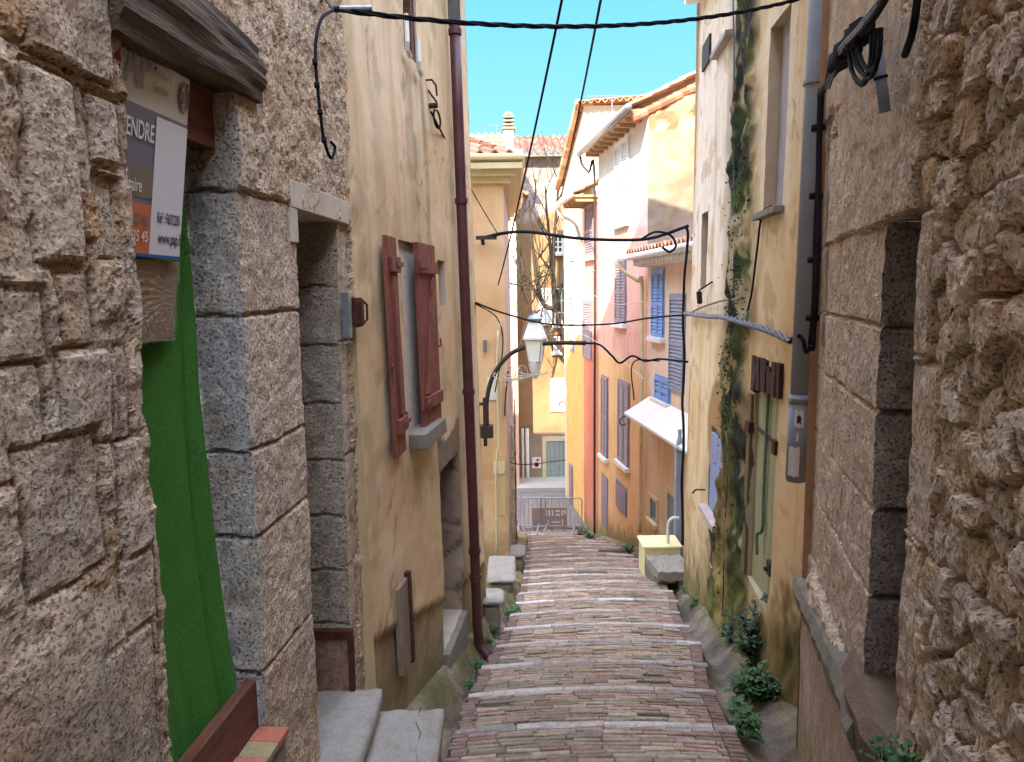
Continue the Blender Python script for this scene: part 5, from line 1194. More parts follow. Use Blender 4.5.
# chimney
def chim():
    a=at(509,150,23.5); t_=at(509,116,23.5).z; mb=MB(); x=a.x
    mb.box(WP,x-.16,x+.16,23.3,23.8,a.z-2.2,t_-.45,.003); c_=mb.build('chimney',M['cream'],left2,bevel=.01)
    mb=MB(); mb.box(WP,x-.2,x+.2,23.25,23.85,t_-.45,t_-.38)
    for i in range(3): mb.box(WP,x-.17,x+.17,23.3,23.8,t_-.33+.12*i,t_-.27+.12*i)
    for sx in (-.13,.13):
        for sy in (23.34,23.72): mb.box(WP,x+sx-.03,x+sx+.03,sy,sy+.06,t_-.38,t_)
    mb.lathe((x,23.55,t_+.02),[(.17,0),(.13,.08),(.04,.12)],10); mb.build('cap',M['concrete'],c_)
# mid-distance house on the left, across the side street
left2=thing('plastered_house','mauve-grey house end with small red roof between orange corner house and tree','house',(-1,22.5,GZ))
LM=Wall(26.4,0,0,1,'x'); xm=LM.px(507,260)[0]; zm=LM.px(505,196)[1]
d2_=cached(lambda S,H:((fbm(S*2,H*2,3,7)-.5)*.03,mix(mix(A('e0ddd4'),A('cfc8bc'),fbm(S*3,H*3,3,9)),A('c9a08a'),ss(.2,-.2,H-LM.px(505,300)[1]))))
mb=sheet(LM,-6,xm+.35,-6,zm,.12,*d2_); W_=Wall(xm+.35,0,0,1); sheet(W_,26.4,27.4,-6,zm,.2,*d2_,mb=mb); mb.build('wall',M['farwall'],left2,smooth=True)
mb=MB(); roof_tiles(mb,(-6,26.0,zm),(xm+.8,26.0,zm),(xm-.6,27.4,zm+.7),(-6,27.4,zm+.7),.24,.36,.06,('b56a58','a85c4c','c47c66')); roof_tiles(mb,(xm+.8,26.0,zm),(xm+.8,27.4,zm),(xm-.6,27.45,zm+.7),(xm-.6,27.4,zm+.7),.24,.36,.06,('b56a58','a85c4c','c47c66')); mb.build('roof',M['tile'],left2)
zt2=at(500,160,24.6).z
mb=MB(); roof_tiles(mb,(-6,25.7,at(500,152,25.7).z),(at(515,150,25.7).x,25.7,at(500,152,25.7).z),(at(515,150,25.7).x-.4,27.4,at(500,134,27.4).z),(-6,27.4,at(500,134,27.4).z),.26,.4); mb.build('upper_roof',M['tile'],left2)
mb=MB(); mb.col=lin('b5a8a8'); mb.box(WP,-6,at(514,170,26).x,26.0,27.4,zm,at(500,152,25.7).z-.02); mb.build('upper_wall',M['farwall'],left2)
chim()
# low pavement at foot of building, coloured pale to read as a sunlit strip
mb=MB(); yk=OY-1.6; zk=at(540,549-4,yk).z
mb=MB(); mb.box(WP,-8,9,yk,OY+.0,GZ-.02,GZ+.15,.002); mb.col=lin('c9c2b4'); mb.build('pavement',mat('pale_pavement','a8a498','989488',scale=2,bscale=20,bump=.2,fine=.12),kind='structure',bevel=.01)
mb=MB(); yk=at_z(540,560,0).y
# ================================================================ TREE
def tree():
    base=at(577,420,26.0); base.z=GZ; t=thing('bare_tree','bare leafless tree rising in front of the ochre building across the street','tree',base)
    mb=MB(); r2=random.Random(12)
    def grow(p,dr,L,r,dep):
        pts=[p]; rs=[r]; n=5; d_=dr.copy()
        for i in range(n):
            d_=(d_+Vector((r2.uniform(-.16,.16),r2.uniform(-.16,.16),r2.uniform(-.02,.12)))).normalized(); p=p+d_*L/n; pts.append(p); rs.append(r*(1-.42*(i+1)/n))
            if dep>0 and i>=1 and r2.random()<(.75 if dep>1 else .6):
                a=r2.uniform(0,6.28); s_=Vector((math.cos(a),math.sin(a)*.8,r2.uniform(.3,1.1))); grow(p,(d_*.8+s_*.75).normalized(),L*r2.uniform(.5,.8),rs[-1]*.6,dep-1)
        mb.tube(pts,rs,6 if r>.03 else 4,False)
        if dep>0:
            for k in range(2): a=r2.uniform(0,6.28); grow(p,(d_+Vector((math.cos(a)*.5,math.sin(a)*.5,.2))).normalized(),L*.75,rs[-1]*.8,dep-1)
    tb=MB(); P0=base; P1=at(571,360,26.0); P2=at(556,310,26.0); P3=at(552,250,26.0)
    P0.z=GZ
    tb.tube(curve([P0,Vector((P0.x+.02,P0.y,GZ+2.5)),P1,P2],6),[.10-.003*i for i in range(19)],9); tb.build('trunk',M['bark'],t,smooth=True)
    def lead(pts,r): 
        pp=curve(pts,4); mb.tube(pp,[r*1.35*(1-.7*i/len(pp)) for i in range(len(pp))],6,False)
        for i in range(3,len(pp),2):
            a=r2.uniform(0,6.28); grow(pp[i],Vector((math.cos(a)*.7,math.sin(a)*.5,r2.uniform(.5,1.2))).normalized(),r2.uniform(.7,1.3),r*.5,2 if i%4==1 else 1)
    lead([P2,at(553,260,26.0),at(556,215,26),at(560,170,26)],.06)
    lead([P2,at(541,300,26.0),at(533,250,26),at(529,200,26)],.075); lead([P1,at(545,330,26),at(525,300,25.7),at(518,262,25.5)],.07)
    lead([at(553,270,26.0),at(548,225,26),at(545,185,26)],.05); lead([at(541,300,26.0),at(524,270,26),at(515,215,26)],.05); lead([P2,at(562,280,26.2),at(566,230,26.2)],.05); lead([at(540,310,26),at(528,320,25.4),at(520,345,25.3)],.035)
    mb.build('crown',M['bark'],t)
    # evergreen tuft hanging on the lower bough
    lv=MB()
    for i in range(420):
        u=r2.random(); p=at(505+u*48,250+30*0+ (33-u*12)+r2.gauss(0,3.2)+ (r2.random()**2*16 if .35<u<.85 else 0),25.4+r2.uniform(-.4,.4)); a=r2.uniform(0,6.28); s_=r2.uniform(.03,.07); d1_=Vector((math.cos(a),math.sin(a),r2.uniform(-.6,.6)))*s_; d2_=Vector((-math.sin(a),math.cos(a),r2.uniform(-.6,.6)))*s_*.5
        lv.add([p-d1_,p-d2_,p+d1_,p+d2_],[(0,1,2,3)])
    lv.build('leaf_clump',M['ivy'],t)
    b=MB(); b.tube(curve([at(552,262,26)+Vector((0,-.3,-.4)),at(540,278,25.5),at(522,285,25.4),at(505,282,25.4)],5),.03,6); b.build('bough',M['bark'],t)
tree()
# ================================================================ BARRIERS
def barrier(x0,y,x1,y1):
    a=Vector((x0,y,G(y)+.03)); b=Vector((x1,y1,G(y1)+.03)); t=thing('crowd_barrier','',"barrier",(a+b)/2,'steel crowd barriers across the foot of the lane')
    d_=(b-a); L=d_.length; d_.normalize(); n=Vector((-d_.y,d_.x,0)).normalized(); P=lambda s,h,o=0: a+d_*s+Vector((0,0,h))+n*o
    mb=MB(); mb.tube([P(.05,.25),P(.0,1.02),P(.06,1.1),P(L-.06,1.1),P(L,1.02),P(L-.0,.25),P(.0,.25)],.016,8); mb.build('frame',M['galv'],t)
    mb=MB(); k=int(L/.12)
    for i in range(1,k): mb.tube([P(L*i/k,.25),P(L*i/k,1.1)],.005,5,False)
    mb.build('bars',M['galv'],t)
    for s in (.22,L-.22):
        mb=MB(); mb.tube([P(s,.0,-.3),P(s,.30,0),P(s,.0,.3)],.02,7); mb.build('leg',M['galv'],t)
    return t
b1=barrier(at(512,530,19.9).x,19.9,at(546,532,19.6).x,19.6); b1['label']='left hand steel crowd barrier closing the foot of the lane'
b2=barrier(at(541,532,19.9).x,20.0,at(582,534,19.3).x,19.3); b2['label']='right hand steel crowd barrier at the foot of the lane, reaching the red house'
# street fixtures beyond barrier : panel with white graphics
t=MB(); a=at(520,512,21.4); b_=at(543,527,21.4)
mb=MB(); 
q0=at(532,508,20.9); q1=at(567,529,20.9)
mb.box(WP,q0.x,q1.x,20.9,20.93,q1.z,q0.z); t=thing('notice_board','low dark board with white block lettering standing behind the crowd barriers','notice board',(q0.x,20.9,GZ)); mb.build('panel',mat('brown_board','a09086','8c7e76',scale=4,bump=.1),t)
mb=MB()
for i,(u,v,w,h) in enumerate(((.38,.62,.05,.26),(.47,.62,.05,.26),(.56,.62,.05,.26),(.68,.62,.12,.08),(.68,.80,.12,.08),(.84,.62,.05,.26),(.92,.70,.05,.18),(.45,.2,.03,.25),(.55,.3,.25,.05),(.6,.12,.2,.05),(.85,.15,.04,.3))):
    W_=q1.x-q0.x; H_=q0.z-q1.z; mb.box(WP,q0.x+u*W_,q0.x+(u+w)*W_,20.89,20.9,q1.z+v*H_,q1.z+(v+h)*H_)
build_split(mb,'white_lettering',M['white'],t)
mb=MB(); mb.box(WP,q0.x+.05,q0.x+.1,20.92,20.97,GZ-.1,q1.z+.1); mb.box(WP,q1.x-.1,q1.x-.05,20.92,20.97,GZ-.1,q1.z+.1); mb.build('post',M['galv'],t)
# ================================================================ LAMP BRACKET AND LANTERN
LY=11.3
t=thing('street_lantern','white four-sided street lantern standing on a dark arched wall bracket over the lane','street lamp',at(487,425,LY))
pts=[at(487,428,LY),at(487,400,LY),at(493,376,LY),at(508,356,LY),at(526,347,LY),at(552,343,LY),at(586,343,LY)]
mb=MB(); mb.tube(curve(pts,6),.036,10); br=mb.build('arched_bracket',M['iron'],t,smooth=True)
a=at(487,428,LY); mb=MB(); mb.box(WP,a.x-.12,a.x+.10,LY-.06,LY+.12,a.z-.16,a.z+.04); mb.box(WP,a.x-.06,a.x+.0,LY-.03,LY+.06,a.z-.3,a.z+.5); mb.tube([(a.x-1.2,LY+.1,a.z-.05),(a.x,LY,a.z-.05)],.03,8); mb.tube([(a.x-1.2,LY+.1,a.z+.4),(a.x,LY,a.z+.4)],.03,8); mb.build('wall_bracket_plate',M['iron'],br,bevel=.005)
def lantern():
    c=at(535,347,LY); s=47/700*LY/.8; ang=R(28); 
    def ring(z,r): return [Vector((c.x+.86*r*math.cos(ang+k*math.pi/2),c.y+.86*r*math.sin(ang+k*math.pi/2),c.z+z)) for k in range(4)]
    def fr(prof,nm,m,bev=0.004):
        mb=MB(); vs=[]
        for r,z in prof: vs+=ring(z,r)
        k=len(prof); mb.add(vs,[(i*4+q,i*4+(q+1)%4,(i+1)*4+(q+1)%4,(i+1)*4+q) for i in range(k-1) for q in range(4)]+[(3,2,1,0),tuple(range((k-1)*4,k*4))]); return mb.build(nm,m,t,bevel=bev)
    b0=-.22
    fr([(.15,b0-.02),(.21,b0+.28),(.23,b0+.34)],'glass_body',M['lampglass']); fr([(.26,b0+.342),(.26,b0+.37),(.15,b0+.60),(.12,b0+.62)],'hood',M['white'])
    mb=MB(); mb.lathe((c.x,c.y,c.z+b0+.62),[(.09,0),(.12,.03),(.13,.06),(.08,.11),(.03,.14),(.02,.2)],10); mb.build('finial',M['galv'],t)
    mb=MB()
    r0=ring(b0-.02,.155);r1=ring(b0+.28,.215);r2_=ring(b0+.342,.24)
    for k in range(4): mb.tube([r0[k],r1[k],r2_[k]],.009,5); mb.tube([r0[k],r0[(k+1)%4]],.009,5); mb.tube([r2_[k],r2_[(k+1)%4]],.012,5)
    mb.build('frame',M['galv'],t)
    mb=MB(); mb.lathe((c.x,c.y,c.z+b0-.2),[(.03,-.1),(.07,0),(.10,.1),(.12,.2)],8); mb.build('base_cup',M['white'],t)
    w=MB()
    for k in range(5):
        cx_=c.x-.15-.1*k; pts=[(cx_+.28*math.cos(a)+.15,c.y-.1,c.z-.36+.08*math.sin(a)-.02*k) for a in np.linspace(2.6,6.4,12)]; w.tube(pts,.009,5)
    for k in range(3):
        pts=[(c.x-.42+.1*k+.10*math.cos(a),c.y-.05,c.z-.42+.13*math.sin(a)) for a in np.linspace(0,6.28,14)]; w.tube(pts,.006,5)
    w.build('slack_wires',M['cable_lt'],t)
lantern()
# ================================================================ CABLES
def cable(pts,r,m,label,name='cable',sag=0,n=24,twist=0,group=None,sm=True):
    pts=[Vector(p) for p in pts]
    if sag and len(pts)==2:
        a,b=pts; P=[a.lerp(b,i/n)-Vector((0,0,4*sag*(i/n)*(1-i/n))) for i in range(n+1)]
    else: P=curve(pts,8) if len(pts)>2 else pts
    mb=MB()
    if twist:
        L=[0]
        for i in range(1,len(P)): L.append(L[-1]+(P[i]-P[i-1]).length)
        tot=L[-1]; nn=int(tot/(twist/7)); 
        def atl(x):
            for i in range(1,len(P)):
                if L[i]>=x-1e-9: u=(x-L[i-1])/max(1e-9,L[i]-L[i-1]); return P[i-1].lerp(P[i],u)
            return P[-1]
        for ph in (0,2.09,4.19):
            q=[]
            for i in range(nn+1):
                x=tot*i/nn; p=atl(x); tdir=(atl(min(tot,x+.05))-atl(max(0,x-.05))).normalized(); u=tdir.cross(Vector((0,0,1)) if abs(tdir.z)<.9 else Vector((1,0,0))).normalized(); v=tdir.cross(u); a=2*math.pi*x/twist+ph
                q.append(p+(u*math.cos(a)+v*math.sin(a))*r*.9)
            mb.tube(q,r*.75,6,False)
    else: mb.tube(P,r,7)
    o=mb.build(name,M[m],None,smooth=sm); tag(o,label,'cable',group); return o
A1=LW.P(*LW.px(333,9,.05),.05); B1=RY.P(RY.px(806,-1)[0],RY.px(806,-1)[1],.05)
def sagpt(a,b,px,py):       # sag so that the low point passes near that height
    m=a.lerp(b,.5); d_=m.y; return m
h_mid=at(560,27,A1.lerp(B1,.45).y).z; sg=A1.lerp(B1,.45).z-h_mid; print('sag',sg)
cable([A1,B1],.009,'cable','black overhead cable crossing the lane highest, from left stone wall to right wall top',sag=max(.02,sg),twist=.45)
t=thing('cable_clamp','black cable looping down the left stone wall from a grey clamp to a hook','cable',A1)
mb=MB(); u=(B1-A1).normalized(); mb.tube([A1+u*.03,A1+u*.2],.014,10); mb.build('clamp_sleeve',M['galv'],t); 
mb=MB(); pl=[(333,10),(322,18),(316,40),(316,70),(320,110),(324,140),(331,158),(335,148),(331,142)]; mb.tube(curve([LW.P(*LW.px(x,y,.09),.09) for x,y in pl],6),.0075,7); 
for x,y in ((315,62),(317,85),(320,112),(324,140)): q=LW.P(*LW.px(x,y,.09),.09); mb.tube([q+Vector((0,0,.012)),q-Vector((0,0,.012))],.012,7)
mb.build('down_lead',M['cable'],t,smooth=True)
mb=MB(); mb.tube([A1,A1+Vector((-.12,-.1,.15))],.008,6); mb.build('anchor_eye',M['galv'],t)
c2a=at(574,-60,5.0); c2b=at(498,285,L2y-.1)
cable([c2a,c2b],.011,'cable','thin black cable running down the lane from overhead to the orange corner house',sag=.12)
cable([at(612,-60,5.5),at(559,190,23.5)],.013,'cable','thin black cable running down the lane toward the white gabled house, right of the other',sag=.25)
e1_=L2.P(*L2.px(482,238,.1),.1); 
cable([e1_,at(505,233,11.9),at(530,232,11.9),at(575,238,11.9),at(620,240,12),at(652,238,12.2),at(688,226,11.6)],.028,'cable','thick black cable crossing the lane at roof level below the tiled eave')
cable([at(640,240,12.1),at(655,232,12),at(670,235,12),at(676,245,12),at(670,252,12),at(662,247,12)],.02,'cable','hanging black loop where the thick crossing cable meets the peach house')
t=MB(); t.box(WP,e1_.x-.1,e1_.x+.25,e1_.y-.1,e1_.y,e1_.z-.03,e1_.z+.03); t.tube([e1_+Vector((0,0,.02)),e1_+Vector((.02,0,-.12))],.03); tag(t.build('cable_bracket',M['iron'],None),'dark bracket holding the thick cable on the orange corner house','bracket')
ea=L1.P(*L1.px(474,303),.02); eb=RY.P(ry_end-.05,RY.px(684,313)[1],.05)
cable([ea,at(500,312,10.3),at(532,321,10.6),at(560,325,10.8),at(610,324,11),at(650,318,11),eb],.014,'cable','middle black cable sagging across the lane behind the lantern top')
cable([at(586,343,LY),at(600,345,LY),at(612,356,LY),at(620,363,LY),at(632,356,LY),at(645,361,LY),at(660,359,11.4),eb+Vector((.05,.2,-.7))],.018,'cable','wavy black cable continuing from the lamp bracket tip to the right row')
cable([at(700-40,361,12.4),at(633,363,12.6),at(634,400,13)],.012,'cable','thin cable dropping down the pink house front beside the cream downpipe')
cable([L1.P(*L1.px(431,112,.1),.1),at(475,196,10.2),at(499,236,L2y-.15)],.008,'cable','fine wire from the rusty insulator to the orange corner house')
cable([at(474,303,10),at(497,318,12),at(503,345,12.1),at(495,392,12.1)],.01,'cable','fine slack wire falling down the orange corner house')
cable([at(508,370,12.3),at(505,420,12.3),at(512,463,15),at(566,460,24)],.012,'cable','fine low wire going to the building across the street')
cable([at(583,274,19),at(600,269,16.5),at(630,258,13.2)],.009,'cable_lt','pale thin wire over the pink house front, upper')
cable([at(577,285,20),at(610,303,17),at(645,302,13)],.008,'cable_lt','pale thin wire over the pink house front, lower')
cable([at(575,330,20),at(610,350,17),at(645,380,13)],.008,'cable_lt','pale thin wire slanting down over the orange house front')
# twisted service bundle on the ochre houses
pb_=[RY.P(*RY.px(x,y,.09),.09) for x,y in ((685,313),(705,316),(722,317),(745,323),(770,331),(792,341))]
cable(pb_,.020,'cable_grey','twisted silver-grey cable bundle running along the ochre houses to the blue-grey downpipe',twist=.55)
pb_=[RY.P(*RY.px(x,y,.06),.06) for x,y in ((689,225),(688,240),(686,300),(685,380),(684,450),(683,545))]
def dim(pb): return pb
pb_=[p+Vector((rng.uniform(-.04,.0),0,0)) for p in curve(pb_,3)]; cable(pb_,.02,'cable','thick black vertical cable down the far edge of the ochre row')
cable([RY.P(*RY.px(x,y,.05),.05) for x,y in ((686,316),(700,308),(725,300),(738,300))],.012,'cable_grey','thin grey wire curving over the mossy joint')
cable([RY.P(*RY.px(x,y,.03),.03) for x,y in ((733,0),(734,60),(733,140),(735,220),(733,300))],.009,'cable_grey','thin wavy wire hanging down left of the mossy joint')
cable([RY.P(*RY.px(x,y,.03),.03) for x,y in ((771,206),(762,214),(757,250),(752,290),(748,310))],.010,'cable','thin dark wire dropping from the blind window sill')
# dark insulator with lead on the far wall
mb=MB(); p=RY.P(*RY.px(699,292,.1),.1); mb.tube([p,p+Vector((.0,-.05,-.14))],.035,8); mb.tube([p+Vector((0,0,.02)),RY.P(*RY.px(712,282,.02),.02)],.012,6); tag(mb.build('cable_insulator',M['cable'],None),'black insulator hanging below the slit window on the pinkish wall','insulator')
# black bundle beside pipe and tangled junction on the stone wall
QY=lambda x,y,o=.1: RY.P(*RY.px(x,y,o),o)
QS=lambda x,y,o=.12: RS.P(*RS.px(x,y,o),o)
mb=MB(); rr=random.Random(4)
strands=[]
for k in range(10):
    j=lambda a=4: rr.uniform(-a,a)
    pts=[QS(821+j(2),92+j(),.03),QS(820+j(1.5),130,.03),QS(819+j(2),180,.03),QS(817+j(2.5),240,.03),QS(815+j(2),300,.03),QS(811+j(3),345+j(6),.03)]
    mb.tube(curve(pts,7),.011,6,False)
mb.tube(curve([QS(811,346,.07),QS(806,352,.09),QS(803,340,.12),QS(799,336,.16)],6),.011,6)
for y in (128,196,260,318): q=QS(819-(y-100)*.03,y,.03); mb.tube([q+Vector((0,0,.015)),q-Vector((0,0,.015))],.038,8)
t=thing('cable_bundle','bundle of black cables running down between the grey-blue downpipe and the stone wall','cable bundle',QY(818,200)); mb.build('vertical_run',M['cable'],t,smooth=True)
mb=MB()
for k in range(6):
    j=lambda a=4: rr.uniform(-a,a)
    pts=[QS(822+j(2),92+j(2),.1),QS(835+j(),66+j(),.12),QS(848+j(),44+j(),.13),QS(862+j(),30+j(),.14),QS(878+j(2),10+j(3),.15),QS(892,-12+j(3),.16)]
    mb.tube(curve(pts,7),.010,6,False)
for k in range(5):
    x0,y0=850+rr.uniform(-5,8),36+rr.uniform(-6,6); L_=rr.uniform(20,45)
    pts=[QS(x0,y0,.14),QS(x0+4,y0+L_*.7,.14),QS(x0+14,y0+L_,.14),QS(x0+22,y0+L_*.6,.14),QS(x0+24,y0-6,.14)]; mb.tube(curve(pts,6),.007,6,False)
for (x,y) in ((838,62),(845,52),(853,44),(862,34),(842,57),(857,37)): q=QS(x,y,.13); mb.box(WP,q.x-.025,q.x+.02,q.y-.03,q.y+.03,q.z-.03,q.z+.035,.006)
mb.build('junction_tangle',M['cable'],t,smooth=True)
mb=MB()
for k in range(2): mb.tube(curve([QS(826+3*k,88,.13),QS(838+3*k,52,.15),QS(858+3*k,28,.17),QS(886,-8+4*k,.15)],7),.006,7,False)
mb.build('grey_sheath',M['cable_grey'],t,smooth=True)
# conduit stub
a=QS(876,40,.09); b_=QS(885,112,.05)
t=thing('conduit_stub','short grey conduit stub with a black cap leaning on the pink plaster','conduit',b_)
mb=MB(); mb.tube([a,a.lerp(b_,.5),b_],.017,12); mb.build('tube',M['pipe_grey'],t,smooth=True)
mb=MB(); mb.tube([a+(a-b_)*.14,a+(b_-a)*.03],.021,12); mb.tube([a.lerp(b_,.50),a.lerp(b_,.54)],.021,12); mb.build('black_cap',M['cable'],t)
cable([QS(919,-10,.1),QS(913,30,.1),QS(905,55,.08)],.010,'cable','short loose black cable end hanging over the rubble at top right')
# ================================================================ BENCH STONE, YELLOW BOX
def blk(px0,px1,ytop,ybot,L,label,name,m,cat):
    r=ray((px0+px1)/2,ybot); t_=EYE/-(r.z+.27*r.y); yb=(r*t_).y; xa=at(px0,ybot,yb).x; xb=at(px1,ybot,yb).x; zt=at(px0,ytop,yb).z; return yb,xa,xb,zt
yb=10.2; a=at(658,576,yb); b_=at(690,580,yb)
t=thing('stone_bench','low rough stone slab step on small supports beside the ochre house corner','stone slab',((a.x+b_.x)/2,yb+.6,G(yb)))
zt=at(660,572,yb).z
mb=MB(); vs=[];nx,ny=10,12
for i in range(nx+1):
    for k in range(ny+1):
        x=a.x+(b_.x+.1-a.x)*i/nx; y=yb+1.05*k/ny; vs.append((x,y,zt-.12*k/ny*1.2+.03*(rr.random()-.5)))
mb.add(vs,[(i*(ny+1)+k,(i+1)*(ny+1)+k,(i+1)*(ny+1)+k+1,i*(ny+1)+k+1) for i in range(nx) for k in range(ny)])
low=[(x,y,z-.14) for x,y,z in vs]; mb.add(low,[(i*(ny+1)+k,(i+1)*(ny+1)+k,(i+1)*(ny+1)+k+1,i*(ny+1)+k+1) for i in range(nx) for k in range(ny)])
mb.add([vs[i*(ny+1)] for i in range(nx+1)]+[low[i*(ny+1)] for i in range(nx+1)],[(i,i+1,nx+2+i,nx+1+i) for i in range(nx)]); mb.add([vs[k] for k in range(ny+1)]+[low[k] for k in range(ny+1)],[(k,k+1,ny+2+k,ny+1+k) for k in range(ny)])
mb.build('slab',M['slate'],t)
mb=MB(); mb.box(WP,a.x+.0,a.x+.16,yb+.1,yb+1.0,G(yb)-.5,zt-.2,.02); mb.box(WP,b_.x-.15,b_.x,yb+.02,yb+.3,G(yb)-.4,zt-.1,.02); mb.build('support',M['concrete'],t)
p0=at(644,566,11.4); p1=at(680,566,11.4); zt=at(650,546,11.4).z
t=thing('planter_box','pale yellow plastic box with a white curved handle beside the peach house door','box',((p0.x+p1.x)/2,11.6,G(11.5)))
mb=MB(); mb.box(WP,p0.x,p1.x,11.4,11.9,p0.z-.25,zt-.02,.004); mb.box(WP,p0.x-.03,p1.x+.03,11.37,11.93,zt-.04,zt,.003); mb.build('body',M['yellowbox'],t,bevel=.01)
a=at(668,549,11.5); mb=MB(); mb.tube(curve([at(668,552,11.5),at(668,530,11.5),at(669,522,11.5),at(673,518,11.5),at(679,518,11.5)],6),.028,10); mb.build('curved_handle',M['white'],t,smooth=True)
# ================================================================ TV AERIALS
def aerial(x,y,dep,w,lab,h=.9):
    b=at(x,y,dep); t=thing('tv_aerial',lab,'aerial',b); mb=MB(); mb.tube([b-Vector((0,0,.5)),b+Vector((0,0,h))],.018,6); mb.build('mast',M['galv'],t)
    mb=MB(); z=b.z+h-.05; mb.tube([(b.x-w/2,dep,z),(b.x+w/2,dep,z)],.012,5)
    for i in range(9): u=-w/2+w*i/8; mb.tube([(b.x+u,dep-.22,z),(b.x+u,dep+.22,z)],.006,4)
    mb.build('boom',M['galv'],t)
aerial(612,112,19,1.3,'thin horizontal television aerial above the tall pink and orange house roof',.45); aerial(497,140,23.5,.7,'small pale television aerial left of the chimney',.5)
# ================================================================ PLANTS
def weed(name,loc,rad,h,n,m,label,seed,leaf=.06,group='weeds along the foot of the right-hand walls',broad=1.0):
    r2=random.Random(seed); loc=Vector(loc); t=thing(name,label,'weed',loc,group); mb=MB(); sm=MB()
    for i in range(n):
        a=r2.uniform(0,6.28); rr_=rad*math.sqrt(r2.random()); tip=loc+Vector((rr_*math.cos(a),rr_*math.sin(a),h*r2.uniform(.45,1)*(1-.5*(rr_/rad)**2))); b=loc+Vector((rr_*.3*math.cos(a),rr_*.3*math.sin(a),-.05))
        if i%2==0: sm.tube([b,b.lerp(tip,.5)+Vector((0,0,.03)),tip],.003,4,False)
        for k in range(7):
            u=r2.uniform(.35,1.05); p=b.lerp(tip,u)+Vector((r2.gauss(0,.02),r2.gauss(0,.02),r2.gauss(0,.012))); aa=r2.uniform(0,6.28); L=leaf*r2.uniform(.6,1.3); dr_=Vector((math.cos(aa),math.sin(aa),r2.uniform(-.3,.7))).normalized(); sd=dr_.cross(Vector((0,0,1))).normalized()*L*.32*broad; up=dr_.cross(sd).normalized()*L*.12
            mb.add([p,p+dr_*L*.35+sd+up,p+dr_*L*.75+sd*.7+up,p+dr_*L,p+dr_*L*.75-sd*.7+up,p+dr_*L*.35-sd+up,p+dr_*L*.5],[(0,6,1),(1,6,2),(2,6,3),(3,6,4),(4,6,5),(5,6,0)])
    mb.build('leaves',M[m],t); sm.build('stems',M[m],t)
def gp(px,py,x=None,lift=0):
    r=ray(px,py); t_=EYE/-(r.z+.27*r.y); p=r*t_; return Vector((p.x,p.y,G(p.y)+lift-.03))
weed('leafy_weed',gp(736,640)+Vector((.05,0,0)),.2,.42,90,'leaf2','dense dark-leaved weed farthest up at the wall below the mossy joint',1)
weed('leafy_weed',gp(764,668)+Vector((.02,.1,0)),.22,.66,170,'leaf2','tallest bushy dark weed growing at the foot of the boarded door',2)
weed('leafy_weed',gp(752,690),.16,.26,60,'leaf','bright low weed just in front of the tallest bushy weed',3)
weed('leafy_weed',gp(778,694)+Vector((.02,0,0)),.16,.16,60,'leaf2','low spreading weed against the damp base of the ochre wall',4,.05)
weed('broad_leaf_weed',gp(742,714),.09,.18,7,'leaf','broad bright leaves rising from the gutter beside the nearest step',5,.085,broad=1.2)
weed('leafy_weed',gp(748,725),.09,.10,22,'leaf','small low weed in the gutter beside the nearest step',6,.05)
pn=at_z(900,752,RS.px(880,745)[1])
weed('climbing_weed',QS(886,766,.10),.03,.07,9,'leaf2','bluish-green small weed below the doorway threshold, left one of the pair',7,.022,broad=1.5)
weed('climbing_weed',QS(910,772,.08),.035,.11,11,'leaf','fresh green upright weed growing from the rubble wall at bottom right',8,.022,broad=1.4)
gl_='weeds along the foot of the left-hand walls'
weed('leafy_weed',gp(457,652),.10,.10,24,'leaf','small weed tuft by the doorstep of the ochre left house',9,.05,gl_)
weed('leafy_weed',gp(512,612),.12,.13,24,'leaf','weed tuft in the gutter by the grey bench-like step',10,.05,gl_)
weed('leafy_weed',gp(521,565),.14,.20,20,'leaf','small weed tuft near the rounded pale kerb stone',11,.05,gl_)
for i,(x,y,s) in enumerate(((487,640,.05),(478,664,.05),(470,682,.04),(494,628,.06),(527,551,.12),(530,541,.1))): weed('gutter_weed',gp(x,y),s,.07,9,'leaf',['tiny weed at the left paving edge beside the brown downpipe foot','tiny weed at the left paving edge, second up from the stone slabs','tiny weed at the left paving edge nearest the stone slabs','tiny weed at left paving edge by the grey bench-like step','tiny weed at the far left paving edge past the kerb stone','tiny weed at the left paving edge closest to the barriers'][i],20+i,.04,gl_)
for i,(x,y,s,h) in enumerate(((583,536,.2,.4),(590,540,.16,.3),(628,553,.16,.3),(646,560,.14,.2),(691,590,.1,.1),(697,603,.1,.12))): weed('gutter_weed',gp(x,y),s,h,18,'leaf',['weed tuft at the foot of the narrow red house','weed tuft at the black downpipe foot between red and orange houses','weed tuft under the cream downpipe','weed tuft beside the yellow box','small weed by the stone slab support','small weed in the right gutter just before the stone slab'][i],40+i,.07)
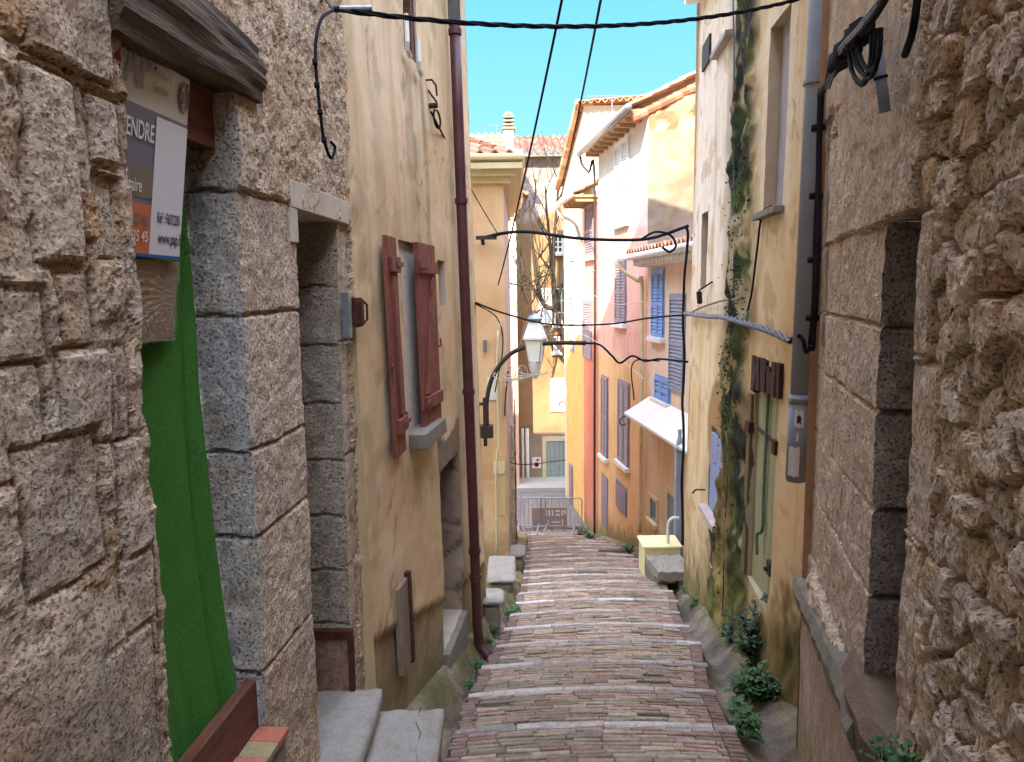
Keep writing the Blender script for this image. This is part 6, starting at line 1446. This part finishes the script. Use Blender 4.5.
# ivy on the mossy joint
def ivy():
    r2=random.Random(5); t=thing('wall_ivy','strip of moss and ivy growing up the joint between the two ochre houses','ivy',RY.P(ms,-.27*ms,0)); mb=MB()
    for i in range(650):
        hh=r2.choice([r2.uniform(-1.6,1.8),r2.uniform(.2,1.8),r2.uniform(1.4,3.2)]); s=ms+.0+r2.gauss(0,.24)+.05*math.sin(hh*4)+.4*(float(fbm(np.array(3.),np.array(hh*1.2),3,84))-.5); p=RY.P(s,hh,.02+r2.random()*.07); a=r2.uniform(0,6.28); L=r2.uniform(.008,.022)
        d1_=Vector((r2.uniform(-1,1),r2.uniform(-1,1),r2.uniform(-1,1))).normalized()*L; d2_=d1_.cross(Vector((r2.uniform(-1,1),r2.uniform(-1,1),.3))).normalized()*L*.7
        mb.add([p-d1_,p-d2_,p+d1_,p+d2_],[(0,1,2,3)])
    mb.build('leaves',M['ivy'],t); 
    mb=MB(); mb.tube(curve([RY.P(ms+.02*math.sin(h*5),h,.04) for h in np.arange(-1.8,1.4,.3)],4),.006,5); mb.build('stem',M['bark'],t)
ivy()
# ================================================================ LIGHT
SUN_EL=R(38); A_=R(28)       # light travels toward +y and slightly +x, downwards
sd=Vector((math.sin(A_)*math.cos(SUN_EL),math.cos(A_)*math.cos(SUN_EL),-math.sin(SUN_EL)))
sl=bpy.data.lights.new('sun','SUN'); sl.energy=2.0; sl.angle=R(.5); sl.color=(1,.94,.84); so=bpy.data.objects.new('sun',sl); C.objects.link(so); so.rotation_euler=sd.to_track_quat('-Z','Y').to_euler(); so.location=(0,-5,20)
sc=bpy.context.scene; w=bpy.data.worlds.new('World'); sc.world=w; w.use_nodes=True; nt=w.node_tree; bg=nt.nodes['Background']
sk=nt.nodes.new('ShaderNodeTexSky'); sk.sky_type='NISHITA'; sk.sun_disc=False; sk.sun_elevation=SUN_EL; sk.sun_rotation=math.atan2(-sd.x,-sd.y); sk.altitude=300; sk.air_density=1.0; sk.dust_density=.0; sk.ozone_density=2.5
hs=nt.nodes.new('ShaderNodeHueSaturation'); hs.inputs['Saturation'].default_value=.75; hs.inputs['Hue'].default_value=.5; nt.links.new(sk.outputs[0],hs.inputs['Color']); 
tc=nt.nodes.new('ShaderNodeTexCoord'); sx=nt.nodes.new('ShaderNodeSeparateXYZ'); nt.links.new(tc.outputs['Generated'],sx.inputs[0])
rp=nt.nodes.new('ShaderNodeValToRGB'); e=rp.color_ramp.elements; e[0].position=.0; e[0].color=(.32,.90,1.16,1); e[1].position=.42; e[1].color=(.08,.60,1.05,1); nt.links.new(sx.outputs['Z'],rp.inputs[0])
mr=nt.nodes.new('ShaderNodeMapRange'); mr.inputs['From Min'].default_value=.42; mr.inputs['From Max'].default_value=.75; nt.links.new(sx.outputs['Z'],mr.inputs['Value'])
mx=nt.nodes.new('ShaderNodeMix'); mx.data_type='RGBA'; nt.links.new(mr.outputs[0],mx.inputs[0]); nt.links.new(rp.outputs[0],mx.inputs[6])
sc_=nt.nodes.new('ShaderNodeVectorMath'); sc_.operation='SCALE'; sc_.inputs['Scale'].default_value=3.2; nt.links.new(hs.outputs[0],sc_.inputs[0]); nt.links.new(sc_.outputs[0],mx.inputs[7])
nt.links.new(mx.outputs[2],bg.inputs[0]); bg.inputs[1].default_value=.15
vs_=sc.view_settings; vs_.view_transform='Standard'; vs_.look='None'; vs_.gamma=1; vs_.use_curve_mapping=False; vs_.exposure=3.15
vs_.use_white_balance=True; vs_.white_balance_temperature=8300; vs_.white_balance_tint=18
sc.cycles.max_bounces=8; sc.cycles.diffuse_bounces=5
